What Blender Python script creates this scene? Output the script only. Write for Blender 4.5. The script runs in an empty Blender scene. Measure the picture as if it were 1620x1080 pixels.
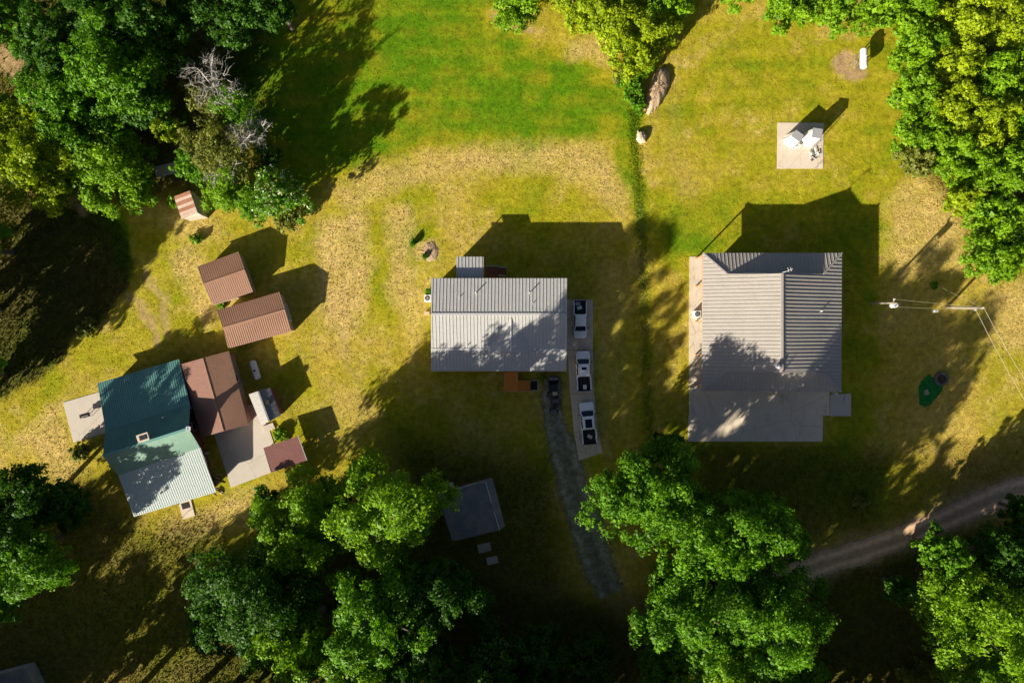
import bpy, bmesh, math, random
import numpy as np
from mathutils import Vector, Matrix

# ------------------------------------------------------------------ camera, sky, sun, exposure
S = 0.085            # metres per photo pixel on the ground
CAM_H = 92.0         # drone height
SC = bpy.context.scene
COL = SC.collection
cam_d = bpy.data.cameras.new('camera')
cam_d.sensor_width = 36.0
cam_d.lens = 36.0 * CAM_H / (1620 * S)
cam_d.clip_start = 1.0
cam_d.clip_end = 6000
cam = bpy.data.objects.new('camera', cam_d)
cam.location = (0, 0, CAM_H)
cam.rotation_euler = (0, 0, 0)
COL.objects.link(cam)
SC.camera = cam

SUN_EL = math.radians(21.5)
SUN_AZ = (-0.695, -0.719)          # horizontal direction towards the sun
world = bpy.data.worlds.new('World')
SC.world = world
world.use_nodes = True
wn = world.node_tree.nodes
sky = wn.new('ShaderNodeTexSky')
sky.sky_type = 'NISHITA'
sky.sun_disc = False
sky.sun_elevation = SUN_EL
sky.ozone_density = 0.2
sky.air_density = 0.46
sky.dust_density = 1.4
sky.sun_rotation = math.atan2(SUN_AZ[0], SUN_AZ[1]) % (2 * math.pi)
wn['Background'].inputs['Strength'].default_value = 0.05
world.node_tree.links.new(sky.outputs[0], wn['Background'].inputs['Color'])

sun_d = bpy.data.lights.new('sun', 'SUN')
sun_d.energy = 5.0
sun_d.angle = math.radians(0.53)
sun_d.color = (1.0, 0.92, 0.79)
sun = bpy.data.objects.new('sun', sun_d)
sdir = Vector((SUN_AZ[0] * math.cos(SUN_EL), SUN_AZ[1] * math.cos(SUN_EL), math.sin(SUN_EL))).normalized()
sun.rotation_euler = sdir.to_track_quat('Z', 'Y').to_euler()
sun.location = sdir * 150
COL.objects.link(sun)

SC.view_settings.view_transform = 'Standard'
SC.view_settings.look = 'None'
SC.view_settings.gamma = 1.0
SC.view_settings.exposure = 1.1
SC.view_settings.use_curve_mapping = False

random.seed(7)
RNG = np.random.default_rng(11)

# ------------------------------------------------------------------ pixel -> place
def P(px, py, z=0.0):
    """photo pixel to the point at height z above the yard"""
    k = S * (CAM_H - z) / CAM_H
    return Vector(((px - 810) * k, -(py - 540) * k, z))

def on_plane(px, py, pl):
    """photo pixel to a point on the plane through three points"""
    a, b, c = pl
    n = (b - a).cross(c - a)
    o = Vector((0, 0, CAM_H)); d = P(px, py, 0) - o
    t = (a - o).dot(n) / d.dot(n)
    return o + d * t

# ------------------------------------------------------------------ materials
MATS = {}
def newmat(name):
    m = bpy.data.materials.new(name); m.use_nodes = True
    nt = m.node_tree
    b = nt.nodes['Principled BSDF']
    return m, nt, b

def simple(name, col, rough=0.6, metal=0.0, var=0.15, scale=3.0, bump=0.0, bscale=20.0, spec=0.4, coat=0.0):
    if name in MATS: return MATS[name]
    m, nt, b = newmat(name)
    N = nt.nodes.new; L = nt.links.new
    tc = N('ShaderNodeTexCoord')
    no = N('ShaderNodeTexNoise'); no.inputs['Scale'].default_value = scale; no.inputs['Detail'].default_value = 6
    L(tc.outputs['Object'], no.inputs['Vector'])
    ramp = N('ShaderNodeMapRange'); ramp.inputs['To Min'].default_value = 1 - var * 1.6; ramp.inputs['To Max'].default_value = 1 + var * 1.6
    L(no.outputs['Fac'], ramp.inputs['Value'])
    mx = N('ShaderNodeMix'); mx.data_type = 'RGBA'; mx.blend_type = 'MULTIPLY'; mx.inputs['Factor'].default_value = 1
    mx.inputs['A'].default_value = (*col, 1)
    L(ramp.outputs[0], mx.inputs['B'])
    L(mx.outputs['Result'], b.inputs['Base Color'])
    b.inputs['Roughness'].default_value = rough
    b.inputs['Metallic'].default_value = metal
    b.inputs['Specular IOR Level'].default_value = spec
    b.inputs['Coat Weight'].default_value = coat
    if bump:
        n2 = N('ShaderNodeTexNoise'); n2.inputs['Scale'].default_value = bscale; n2.inputs['Detail'].default_value = 5
        L(tc.outputs['Object'], n2.inputs['Vector'])
        bp = N('ShaderNodeBump'); bp.inputs['Strength'].default_value = bump; bp.inputs['Distance'].default_value = 0.05
        L(n2.outputs['Fac'], bp.inputs['Height']); L(bp.outputs[0], b.inputs['Normal'])
    MATS[name] = m
    return m

def roofmat(name, col, stain=(0.3, 0.2, 0.12), amt=0.12, rough=0.5, metal=0.0, streak=0.10):
    """painted sheet metal: faint weather streaks and blotches of wear"""
    if name in MATS: return MATS[name]
    m, nt, b = newmat(name)
    N = nt.nodes.new; L = nt.links.new
    tc = N('ShaderNodeTexCoord')
    n1 = N('ShaderNodeTexNoise'); n1.inputs['Scale'].default_value = 0.55; n1.inputs['Detail'].default_value = 8; n1.inputs['Roughness'].default_value = 0.7
    L(tc.outputs['Object'], n1.inputs['Vector'])
    r1 = N('ShaderNodeMapRange'); r1.inputs['From Min'].default_value = 0.45; r1.inputs['From Max'].default_value = 0.8
    r1.inputs['To Max'].default_value = amt
    L(n1.outputs['Fac'], r1.inputs['Value'])
    mx = N('ShaderNodeMix'); mx.data_type = 'RGBA'
    mx.inputs['A'].default_value = (*col, 1); mx.inputs['B'].default_value = (*stain, 1)
    L(r1.outputs[0], mx.inputs['Factor'])
    n2 = N('ShaderNodeTexNoise'); n2.inputs['Scale'].default_value = 5.0; n2.inputs['Detail'].default_value = 4
    L(tc.outputs['Object'], n2.inputs['Vector'])
    r2 = N('ShaderNodeMapRange'); r2.inputs['To Min'].default_value = 1 - streak * 2; r2.inputs['To Max'].default_value = 1 + streak * 2
    L(n2.outputs['Fac'], r2.inputs['Value'])
    m2 = N('ShaderNodeMix'); m2.data_type = 'RGBA'; m2.blend_type = 'MULTIPLY'; m2.inputs['Factor'].default_value = 1
    L(mx.outputs['Result'], m2.inputs['A']); L(r2.outputs[0], m2.inputs['B'])
    # lichen and leaf specks
    n3 = N('ShaderNodeTexNoise'); n3.inputs['Scale'].default_value = 2.6; n3.inputs['Detail'].default_value = 10; n3.inputs['Roughness'].default_value = 0.8
    L(tc.outputs['Object'], n3.inputs['Vector'])
    r3 = N('ShaderNodeMapRange'); r3.inputs['From Min'].default_value = 0.62; r3.inputs['From Max'].default_value = 0.74; r3.inputs['To Max'].default_value = 0.45
    L(n3.outputs['Fac'], r3.inputs['Value'])
    m3 = N('ShaderNodeMix'); m3.data_type = 'RGBA'; m3.inputs['B'].default_value = (stain[0] * .55, stain[1] * .5, stain[2] * .42, 1)
    L(r3.outputs[0], m3.inputs['Factor']); L(m2.outputs['Result'], m3.inputs['A'])
    L(m3.outputs['Result'], b.inputs['Base Color'])
    b.inputs['Roughness'].default_value = rough
    b.inputs['Metallic'].default_value = metal
    b.inputs['Specular IOR Level'].default_value = 0.35
    wv = N('ShaderNodeTexNoise'); wv.inputs['Scale'].default_value = 0.9; wv.inputs['Detail'].default_value = 2
    L(tc.outputs['Object'], wv.inputs['Vector'])
    bp = N('ShaderNodeBump'); bp.inputs['Strength'].default_value = 0.35; bp.inputs['Distance'].default_value = 0.05
    L(wv.outputs['Fac'], bp.inputs['Height']); L(bp.outputs[0], b.inputs['Normal'])
    MATS[name] = m
    return m

def leafmat(name, c0, c1, trans=0.42):
    if name in MATS: return MATS[name]
    m = bpy.data.materials.new(name); m.use_nodes = True
    nt = m.node_tree; nt.nodes.clear()
    N = nt.nodes.new; L = nt.links.new
    out = N('ShaderNodeOutputMaterial')
    at = N('ShaderNodeAttribute'); at.attribute_name = 'tint'
    cr = N('ShaderNodeValToRGB')
    cr.color_ramp.elements[0].color = (*c0, 1); cr.color_ramp.elements[1].color = (*c1, 1)
    L(at.outputs['Fac'], cr.inputs['Fac'])
    d = N('ShaderNodeBsdfPrincipled'); d.inputs['Roughness'].default_value = 0.55; d.inputs['Specular IOR Level'].default_value = 0.25
    t = N('ShaderNodeBsdfTranslucent')
    g = N('ShaderNodeMix'); g.data_type = 'RGBA'; g.blend_type = 'MULTIPLY'; g.inputs['Factor'].default_value = 1
    g.inputs['B'].default_value = (1.05, 1.1, 0.35, 1)
    L(cr.outputs['Color'], d.inputs['Base Color'])
    L(cr.outputs['Color'], g.inputs['A']); L(g.outputs['Result'], t.inputs['Color'])
    mx = N('ShaderNodeMixShader'); mx.inputs[0].default_value = trans
    L(d.outputs[0], mx.inputs[1]); L(t.outputs[0], mx.inputs[2]); L(mx.outputs[0], out.inputs['Surface'])
    MATS[name] = m
    return m

LEAF = {
    'mid':    leafmat('leaf_mid',    (0.035, 0.12, 0.003), (0.19, 0.41, 0.008)),
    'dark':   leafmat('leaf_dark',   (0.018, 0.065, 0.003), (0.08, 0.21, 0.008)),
    'bright': leafmat('leaf_bright', (0.075, 0.19, 0.003), (0.29, 0.49, 0.010)),
    'yellow': leafmat('leaf_yellow', (0.15, 0.24, 0.003), (0.44, 0.54, 0.010)),
    'olive':  leafmat('leaf_olive',  (0.11, 0.14, 0.02), (0.33, 0.35, 0.06)),
    'flower': leafmat('leaf_flower', (0.7, 0.68, 0.45), (0.85, 0.82, 0.6), 0.2),
}
M_BARK = simple('bark', (0.13, 0.10, 0.07), 0.9, var=0.3, scale=6, bump=0.6)
M_DEAD = simple('dead_bark', (0.42, 0.39, 0.34), 0.85, var=0.2, scale=8)
def concmat(name, col, stain=0.5):
    '''poured concrete: blotches, dark drip stains, hairline cracks'''
    m, nt, b = newmat(name)
    N = nt.nodes.new; L = nt.links.new
    tc = N('ShaderNodeTexCoord')
    def layer(src, tex_out, lo, hi, amt, dark):
        r = N('ShaderNodeMapRange'); r.inputs['From Min'].default_value = lo; r.inputs['From Max'].default_value = hi; r.inputs['To Max'].default_value = amt
        L(tex_out, r.inputs['Value'])
        x = N('ShaderNodeMix'); x.data_type = 'RGBA'; L(r.outputs[0], x.inputs['Factor'])
        if src is None: x.inputs['A'].default_value = (*col, 1)
        else: L(src, x.inputs['A'])
        x.inputs['B'].default_value = (*dark, 1); return x.outputs['Result']
    def noise(sc, det, vec=None):
        n = N('ShaderNodeTexNoise'); n.inputs['Scale'].default_value = sc; n.inputs['Detail'].default_value = det; n.inputs['Roughness'].default_value = 0.7
        L(vec or tc.outputs['Object'], n.inputs['Vector']); return n.outputs['Fac']
    mp = N('ShaderNodeMapping'); mp.inputs['Scale'].default_value = (1.0, 0.28, 1.0); L(tc.outputs['Object'], mp.inputs['Vector'])
    c = layer(None, noise(0.6, 8), 0.42, 0.75, 0.55 * stain, (col[0] * .62, col[1] * .58, col[2] * .5))
    c = layer(c, noise(0.8, 6, mp.outputs[0]), 0.54, 0.72, 0.8 * stain, (col[0] * .45, col[1] * .42, col[2] * .38))
    c = layer(c, noise(9.0, 6), 0.5, 0.8, 0.35, (col[0] * .6, col[1] * .6, col[2] * .6))
    v = N('ShaderNodeTexVoronoi'); v.feature = 'DISTANCE_TO_EDGE'; v.inputs['Scale'].default_value = 0.22
    w = N('ShaderNodeMix'); w.data_type = 'RGBA'; w.inputs['Factor'].default_value = 0.12
    nz = N('ShaderNodeTexNoise'); nz.inputs['Scale'].default_value = 1.5; L(tc.outputs['Object'], nz.inputs['Vector'])
    L(tc.outputs['Object'], w.inputs['A']); L(nz.outputs['Color'], w.inputs['B']); L(w.outputs['Result'], v.inputs['Vector'])
    c = layer(c, v.outputs['Distance'], 0.008, 0.0, 0.6, (col[0] * .4, col[1] * .38, col[2] * .33))
    L(c, b.inputs['Base Color']); b.inputs['Roughness'].default_value = 0.9; b.inputs['Specular IOR Level'].default_value = 0.2
    bp = N('ShaderNodeBump'); bp.inputs['Strength'].default_value = 0.2; bp.inputs['Distance'].default_value = 0.02
    L(noise(20, 5), bp.inputs['Height']); L(bp.outputs[0], b.inputs['Normal'])
    return m
M_CONC = concmat('concrete', (0.66, 0.56, 0.44))
M_APRON = concmat('concrete_apron', (0.78, 0.66, 0.50), 0.6)
M_CONC2 = concmat('concrete_pale', (0.56, 0.50, 0.415), 0.25)
M_CONCD = concmat('concrete_dull', (0.66, 0.56, 0.43), 0.9)
M_SIDING = simple('siding_cream', (0.55, 0.50, 0.42), 0.7, var=0.06)
M_SIDRED = simple('siding_red', (0.20, 0.065, 0.045), 0.75, var=0.15, scale=2)
M_SIDTAN = simple('siding_tan', (0.36, 0.27, 0.20), 0.75, var=0.1)
M_SIDGREY = simple('siding_grey', (0.33, 0.33, 0.33), 0.75, var=0.1)
M_FOUND = simple('foundation', (0.30, 0.29, 0.27), 0.9, var=0.15)
M_TRIM = simple('trim_white', (0.72, 0.71, 0.68), 0.5, var=0.04)
M_BLACK = simple('black_plastic', (0.012, 0.012, 0.013), 0.5, var=0.2)
M_RUBBER = simple('rubber', (0.02, 0.02, 0.02), 0.9, var=0.2)
M_GLASS = simple('glass_dark', (0.008, 0.018, 0.03), 0.06, var=0.05, spec=0.15)
M_WHITE = simple('paint_white', (0.82, 0.82, 0.82), 0.25, var=0.02, coat=0.4)
M_CHROME = simple('chrome', (0.6, 0.6, 0.6), 0.2, metal=1.0, var=0.05)
M_STEEL = simple('steel_grey', (0.38, 0.38, 0.38), 0.5, metal=0.5, var=0.1)
M_TANK = simple('tank_white', (0.66, 0.66, 0.65), 0.35, var=0.03)
M_DECK = simple('deck_wood', (0.80, 0.27, 0.03), 0.65, var=0.18, scale=4)
M_DECKP = simple('deck_rail_wood', (0.55, 0.27, 0.11), 0.65, var=0.18, scale=4)
M_DECKB = simple('deck_dark', (0.22, 0.075, 0.03), 0.7, var=0.18, scale=4)
M_WOODG = simple('wood_grey', (0.42, 0.37, 0.29), 0.85, var=0.25, scale=5)
M_POLE = simple('pole_wood', (0.32, 0.27, 0.2), 0.8, var=0.15, scale=4)
M_TARP = simple('tarp_white', (0.58, 0.58, 0.55), 0.5, var=0.04, bump=0.2, bscale=4)
M_CARD = simple('cardboard', (0.55, 0.40, 0.22), 0.8, var=0.08)
M_RED = simple('lamp_red', (0.35, 0.01, 0.01), 0.3, var=0.02)
M_BLUE = simple('blue_tarp', (0.02, 0.03, 0.10), 0.6, var=0.1)
M_TAN = simple('tan_seat', (0.52, 0.40, 0.26), 0.7, var=0.1)
M_WIRE = simple('wire', (0.36, 0.33, 0.2), 0.5, var=0.05)
M_STRAW = simple('straw', (0.46, 0.33, 0.20), 0.9, var=0.35, scale=5, bump=0.9, bscale=9)
M_STONE = simple('stone', (0.46, 0.37, 0.27), 0.9, var=0.25, scale=3, bump=0.6, bscale=8)
M_TURF = simple('turf', (0.012, 0.22, 0.03), 0.9, var=0.25, scale=6, bump=0.6, bscale=20)
R_GREY = roofmat('roof_grey', (0.47, 0.46, 0.435), (0.40, 0.39, 0.375), 0.25)
R_TAUPE = roofmat('roof_taupe', (0.40, 0.365, 0.32), (0.32, 0.285, 0.25), 0.5)
R_TEAL = roofmat('roof_teal', (0.12, 0.29, 0.26), (0.22, 0.38, 0.33), 0.5)
R_MINT = roofmat('roof_mint', (0.45, 0.515, 0.475), (0.52, 0.56, 0.53), 0.5)
R_MINTD = roofmat('roof_green', (0.17, 0.29, 0.215), (0.26, 0.38, 0.30), 0.4)
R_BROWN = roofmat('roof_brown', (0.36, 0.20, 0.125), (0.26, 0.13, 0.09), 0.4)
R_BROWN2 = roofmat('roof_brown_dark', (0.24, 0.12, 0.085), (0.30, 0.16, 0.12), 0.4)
R_MAROON = roofmat('roof_maroon', (0.22, 0.095, 0.08), (0.3, 0.15, 0.13), 0.4)
R_DARK = roofmat('roof_charcoal', (0.19, 0.18, 0.17), (0.42, 0.34, 0.26), 0.7, rough=0.85)
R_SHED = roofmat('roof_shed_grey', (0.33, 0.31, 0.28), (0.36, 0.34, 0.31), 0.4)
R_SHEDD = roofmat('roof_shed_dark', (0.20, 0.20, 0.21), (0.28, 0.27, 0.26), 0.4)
R_RUST = roofmat('roof_rust', (0.30, 0.13, 0.075), (0.46, 0.28, 0.19), 0.6)
R_GALV = roofmat('roof_galvanised', (0.50, 0.38, 0.30), (0.34, 0.15, 0.085), 0.8)
R_GALVC = roofmat('roof_galvanised_cool', (0.34, 0.35, 0.36), (0.3, 0.22, 0.18), 0.4)

# ------------------------------------------------------------------ object helpers
def tag(o, label=None, cat=None, group=None, kind=None):
    if label: o['label'] = label
    if cat: o['category'] = cat
    if group: o['group'] = group
    if kind: o['kind'] = kind
    return o

def thing(name, label, cat, loc=(0, 0, 0), rz=0.0, group=None):
    o = bpy.data.objects.new(name, None)
    o.empty_display_size = 0.2
    o.location = loc; o.rotation_euler = (0, 0, rz)
    COL.objects.link(o)
    return tag(o, label, cat, group)

def link(name, me, mat, parent=None, world_coords=False):
    o = bpy.data.objects.new(name, me)
    if mat is not None and not me.materials: me.materials.append(mat)
    COL.objects.link(o)
    if parent is not None:
        o.parent = parent
        if world_coords:            # geometry given in world space, the parent only translated
            p = parent; off = Vector((0, 0, 0))
            while p is not None:
                off += Vector(p.location); p = p.parent
            o.location = -off
    return o

class MB:
    """collects simple shapes into one mesh"""
    def __init__(s): s.v = []; s.f = []
    def add(s, vs, fs):
        n = len(s.v); s.v += [tuple(v) for v in vs]; s.f += [tuple(i + n for i in f) for f in fs]; return s
    def box(s, x0, x1, y0, y1, z0, z1, M=None):
        vs = [Vector((x, y, z)) for z in (z0, z1) for y in (y0, y1) for x in (x0, x1)]
        if M: vs = [M @ v for v in vs]
        return s.add(vs, [(0, 2, 3, 1), (4, 5, 7, 6), (0, 1, 5, 4), (2, 6, 7, 3), (0, 4, 6, 2), (1, 3, 7, 5)])
    def bar(s, a, b, w, h=None, up=Vector((0, 0, 1))):
        a = Vector(a); b = Vector(b); h = h or w
        d = (b - a).normalized()
        if abs(d.dot(up)) > 0.98: up = Vector((0, 1, 0))
        u = d.cross(up).normalized() * w / 2; v = u.cross(d).normalized() * h / 2
        vs = [q + i * u + j * v for q in (a, b) for (i, j) in ((-1, -1), (1, -1), (1, 1), (-1, 1))]
        return s.add(vs, [(3, 2, 1, 0), (4, 5, 6, 7), (0, 1, 5, 4), (1, 2, 6, 5), (2, 3, 7, 6), (3, 0, 4, 7)])
    def tube(s, pts, rad, n=8, cap=True):
        pts = [Vector(p) for p in pts]; m = len(pts)
        if not hasattr(rad, '__len__'): rad = [rad] * m
        vs = []; fs = []
        for i, p in enumerate(pts):
            d = (pts[min(i + 1, m - 1)] - pts[max(i - 1, 0)]).normalized()
            up = Vector((0, 0, 1)) if abs(d.z) < 0.95 else Vector((1, 0, 0))
            u = d.cross(up).normalized(); v = u.cross(d)
            for k in range(n):
                a = 2 * math.pi * k / n
                vs.append(p + (u * math.cos(a) + v * math.sin(a)) * rad[i])
        for i in range(m - 1):
            for k in range(n):
                fs.append((i * n + k, i * n + (k + 1) % n, (i + 1) * n + (k + 1) % n, (i + 1) * n + k))
        if cap:
            fs.append(tuple(range(n - 1, -1, -1))); fs.append(tuple((m - 1) * n + k for k in range(n)))
        return s.add(vs, fs)
    def prism(s, pts, z0, z1):
        """plan polygon raised from z0 to z1"""
        n = len(pts)
        vs = [(p[0], p[1], z0) for p in pts] + [(p[0], p[1], z1) for p in pts]
        area = sum(pts[i][0] * pts[(i + 1) % n][1] - pts[(i + 1) % n][0] * pts[i][1] for i in range(n))
        idx = list(range(n)) if area > 0 else list(range(n - 1, -1, -1))
        fs = [tuple(reversed(idx)), tuple(i + n for i in idx)]
        for k in range(n):
            a, b = idx[k], idx[(k + 1) % n]
            fs.append((a, b, b + n, a + n))
        return s.add(vs, fs)
    def slab(s, pts, t):
        """polygon in space thickened straight down by t"""
        n = len(pts)
        vs = [Vector(p) for p in pts] + [Vector(p) - Vector((0, 0, t)) for p in pts]
        area = sum(pts[i][0] * pts[(i + 1) % n][1] - pts[(i + 1) % n][0] * pts[i][1] for i in range(n))
        idx = list(range(n)) if area > 0 else list(range(n - 1, -1, -1))
        fs = [tuple(idx), tuple(i + n for i in reversed(idx))]
        for k in range(n):
            a, b = idx[k], idx[(k + 1) % n]
            fs.append((b, a, a + n, b + n))
        return s.add(vs, fs)
    def mesh(s, name='m', smooth=None):
        me = bpy.data.meshes.new(name)
        me.from_pydata(s.v, [], s.f); me.validate(); me.update()
        if smooth is not None:
            me.polygons.foreach_set('use_smooth', [True] * len(me.polygons))
            me.set_sharp_from_angle(angle=math.radians(smooth))
        return me
    def build(s, name, mat, parent=None, wc=True, smooth=None):
        return link(name, s.mesh(name, smooth), mat, parent, wc and parent is not None)

def ribs_on(mb, pts, d, spacing, w=0.05, h=0.045, off=0.0):
    """raised seams on a roof plane, running along d"""
    pts = [Vector(p) for p in pts]
    n = Vector((0, 0, 0))
    for i in range(len(pts)):
        n += pts[i].cross(pts[(i + 1) % len(pts)])
    n.normalize()
    if n.z < 0: n = -n
    d = (d - n * d.dot(n)).normalized(); u = n.cross(d)
    o = pts[0]
    ab = [((p - o).dot(d), (p - o).dot(u)) for p in pts]
    b0 = min(b for a, b in ab); b1 = max(b for a, b in ab)
    b = b0 + spacing * (0.5 + off)
    while b < b1 - 0.03:
        hit = []
        for i in range(len(ab)):
            (a1, q1), (a2, q2) = ab[i], ab[(i + 1) % len(ab)]
            if (q1 - b) * (q2 - b) < 0:
                hit.append(a1 + (a2 - a1) * (b - q1) / (q2 - q1))
        if len(hit) >= 2:
            A, B = min(hit) + 0.03, max(hit) - 0.03
            if B - A > 0.15:
                c = o + u * b
                p0 = c + d * A; p1 = c + d * B
                vs = [p0 - u * w / 2 - n * 0.01, p0 + u * w / 2 - n * 0.01, p0 + u * w * 0.3 + n * h, p0 - u * w * 0.3 + n * h]
                vs += [q + d * (B - A) for q in vs]
                mb.add(vs, [(3, 2, 1, 0), (4, 5, 6, 7), (0, 1, 5, 4), (1, 2, 6, 5), (2, 3, 7, 6), (3, 0, 4, 7)])
        b += spacing

def roof_plane(parent, pts, d, mat, name='roof', spacing=0.45, t=0.10, rw=0.05, rh=0.045):
    o = MB().slab(pts, t).build(name, mat, parent)
    mb = MB(); ribs_on(mb, pts, d, spacing, rw, rh)
    if mb.v:
        r = mb.build('seams', mat, o); r['kind'] = 'stuff'
    return o

def lerp(a, b, t): return a + (b - a) * t

def gable_body(parent, L, R, mat, drop=0.14, end=0.35, side=0.3, name='wall', base=0.0):
    """closed wall body under a ridged roof; L and R are the roof profiles at both ends, eave to eave"""
    L = [Vector(p) for p in L]; R = [Vector(p) for p in R]
    def shrink(A, B):
        out = [a + (b - a).normalized() * end for a, b in zip(A, B)]
        first = out[0] + (out[-1] - out[0]).normalized() * side
        last = out[-1] + (out[0] - out[-1]).normalized() * side
        def onroof(p, q, r):   # keep z on the roof line
            t = (r - p).xy.length / max((q - p).xy.length, 1e-6)
            return Vector((r.x, r.y, lerp(p.z, q.z, t)))
        f = onroof(out[0], out[1], first); l = onroof(out[-1], out[-2], last)
        out[0] = f; out[-1] = l
        return [p - Vector((0, 0, drop)) for p in out]
    l = shrink(L, R); r = shrink(R, L); n = len(l)
    prof_l = [Vector((l[0].x, l[0].y, base))] + l + [Vector((l[-1].x, l[-1].y, base))]
    prof_r = [Vector((r[0].x, r[0].y, base))] + r + [Vector((r[-1].x, r[-1].y, base))]
    m = n + 2
    fs = [tuple(range(m)), tuple(range(2 * m - 1, m - 1, -1))]
    for k in range(m):
        fs.append((k, k + m, (k + 1) % m + m, (k + 1) % m))
    me = bpy.data.meshes.new(name)
    me.from_pydata([tuple(v) for v in prof_l + prof_r], [], fs)
    bm = bmesh.new(); bm.from_mesh(me); bmesh.ops.recalc_face_normals(bm, faces=bm.faces); bm.to_mesh(me); bm.free()
    o = link(name, me, mat, parent, True)
    return o, prof_l, prof_r

def wall_opening(parent, a, b, t, z0, w, h, name='window', out=None):
    """window or door standing 3 cm proud of the wall line a-b"""
    a = Vector((a[0], a[1], 0)); b = Vector((b[0], b[1], 0)); d = (b - a).normalized()
    c = a + (b - a) * t; n = Vector((d.y, -d.x, 0))
    if out is not None and n.dot(Vector((out[0], out[1], 0))) < 0: n = -n
    M = Matrix(((d.x, n.x, 0, c.x), (d.y, n.y, 0, c.y), (0, 0, 1, 0), (0, 0, 0, 1)))
    f = MB()
    fw = 0.09
    f.box(-w / 2 - fw, w / 2 + fw, -0.02, 0.05, z0 + h, z0 + h + fw, M); f.box(-w / 2 - fw, w / 2 + fw, -0.02, 0.07, z0 - fw, z0, M)
    f.box(-w / 2 - fw, -w / 2, -0.02, 0.05, z0, z0 + h, M); f.box(w / 2, w / 2 + fw, -0.02, 0.05, z0, z0 + h, M)
    o = f.build(name, M_TRIM, parent)
    if name == 'door':
        MB().box(-w / 2, w / 2, -0.02, 0.03, z0, z0 + h, M).build('door_leaf', M_SIDGREY, o)
        MB().box(w / 2 - 0.16, w / 2 - 0.08, 0.03, 0.09, z0 + h * 0.47, z0 + h * 0.52, M).build('handle', M_STEEL, o)
    else:
        MB().box(-w / 2, w / 2, -0.02, 0.02, z0, z0 + h, M).build('pane', M_GLASS, o)
    return o

# ------------------------------------------------------------------ ground
def inside_dist(X, Y, poly):
    """signed distance in px, negative inside"""
    poly = np.array(poly, float); n = len(poly)
    d2 = np.full(X.shape, 1e18); ins = np.zeros(X.shape, bool)
    for i in range(n):
        ax, ay = poly[i]; bx, by = poly[(i + 1) % n]
        ex, ey = bx - ax, by - ay
        t = np.clip(((X - ax) * ex + (Y - ay) * ey) / (ex * ex + ey * ey + 1e-9), 0, 1)
        d2 = np.minimum(d2, (X - ax - t * ex) ** 2 + (Y - ay - t * ey) ** 2)
        if ay != by:
            c = ((ay > Y) != (by > Y)) & (X < ex * (Y - ay) / (by - ay) + ax)
            ins ^= c
    d = np.sqrt(d2)
    return np.where(ins, -d, d)

def line_dist(X, Y, pts):
    d2 = np.full(X.shape, 1e18)
    for i in range(len(pts) - 1):
        ax, ay = pts[i]; bx, by = pts[i + 1]; ex, ey = bx - ax, by - ay
        t = np.clip(((X - ax) * ex + (Y - ay) * ey) / (ex * ex + ey * ey + 1e-9), 0, 1)
        d2 = np.minimum(d2, (X - ax - t * ex) ** 2 + (Y - ay - t * ey) ** 2)
    return np.sqrt(d2)

def vnoise(X, Y, cell, seed):
    """smooth value noise, 0..1"""
    g = np.random.default_rng(seed).random((256, 256))
    x = X / cell; y = Y / cell
    xi = np.floor(x).astype(int); yi = np.floor(y).astype(int)
    fx = x - xi; fy = y - yi; fx = fx * fx * (3 - 2 * fx); fy = fy * fy * (3 - 2 * fy)
    a = g[yi % 256, xi % 256]; b = g[yi % 256, (xi + 1) % 256]; c = g[(yi + 1) % 256, xi % 256]; d = g[(yi + 1) % 256, (xi + 1) % 256]
    return (a * (1 - fx) + b * fx) * (1 - fy) + (c * (1 - fx) + d * fx) * fy

def fbm(X, Y, cell, seed):
    return (vnoise(X, Y, cell, seed) * 0.5 + vnoise(X, Y, cell / 2.1, seed + 1) * 0.28 + vnoise(X, Y, cell / 4.3, seed + 2) * 0.22)

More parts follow.
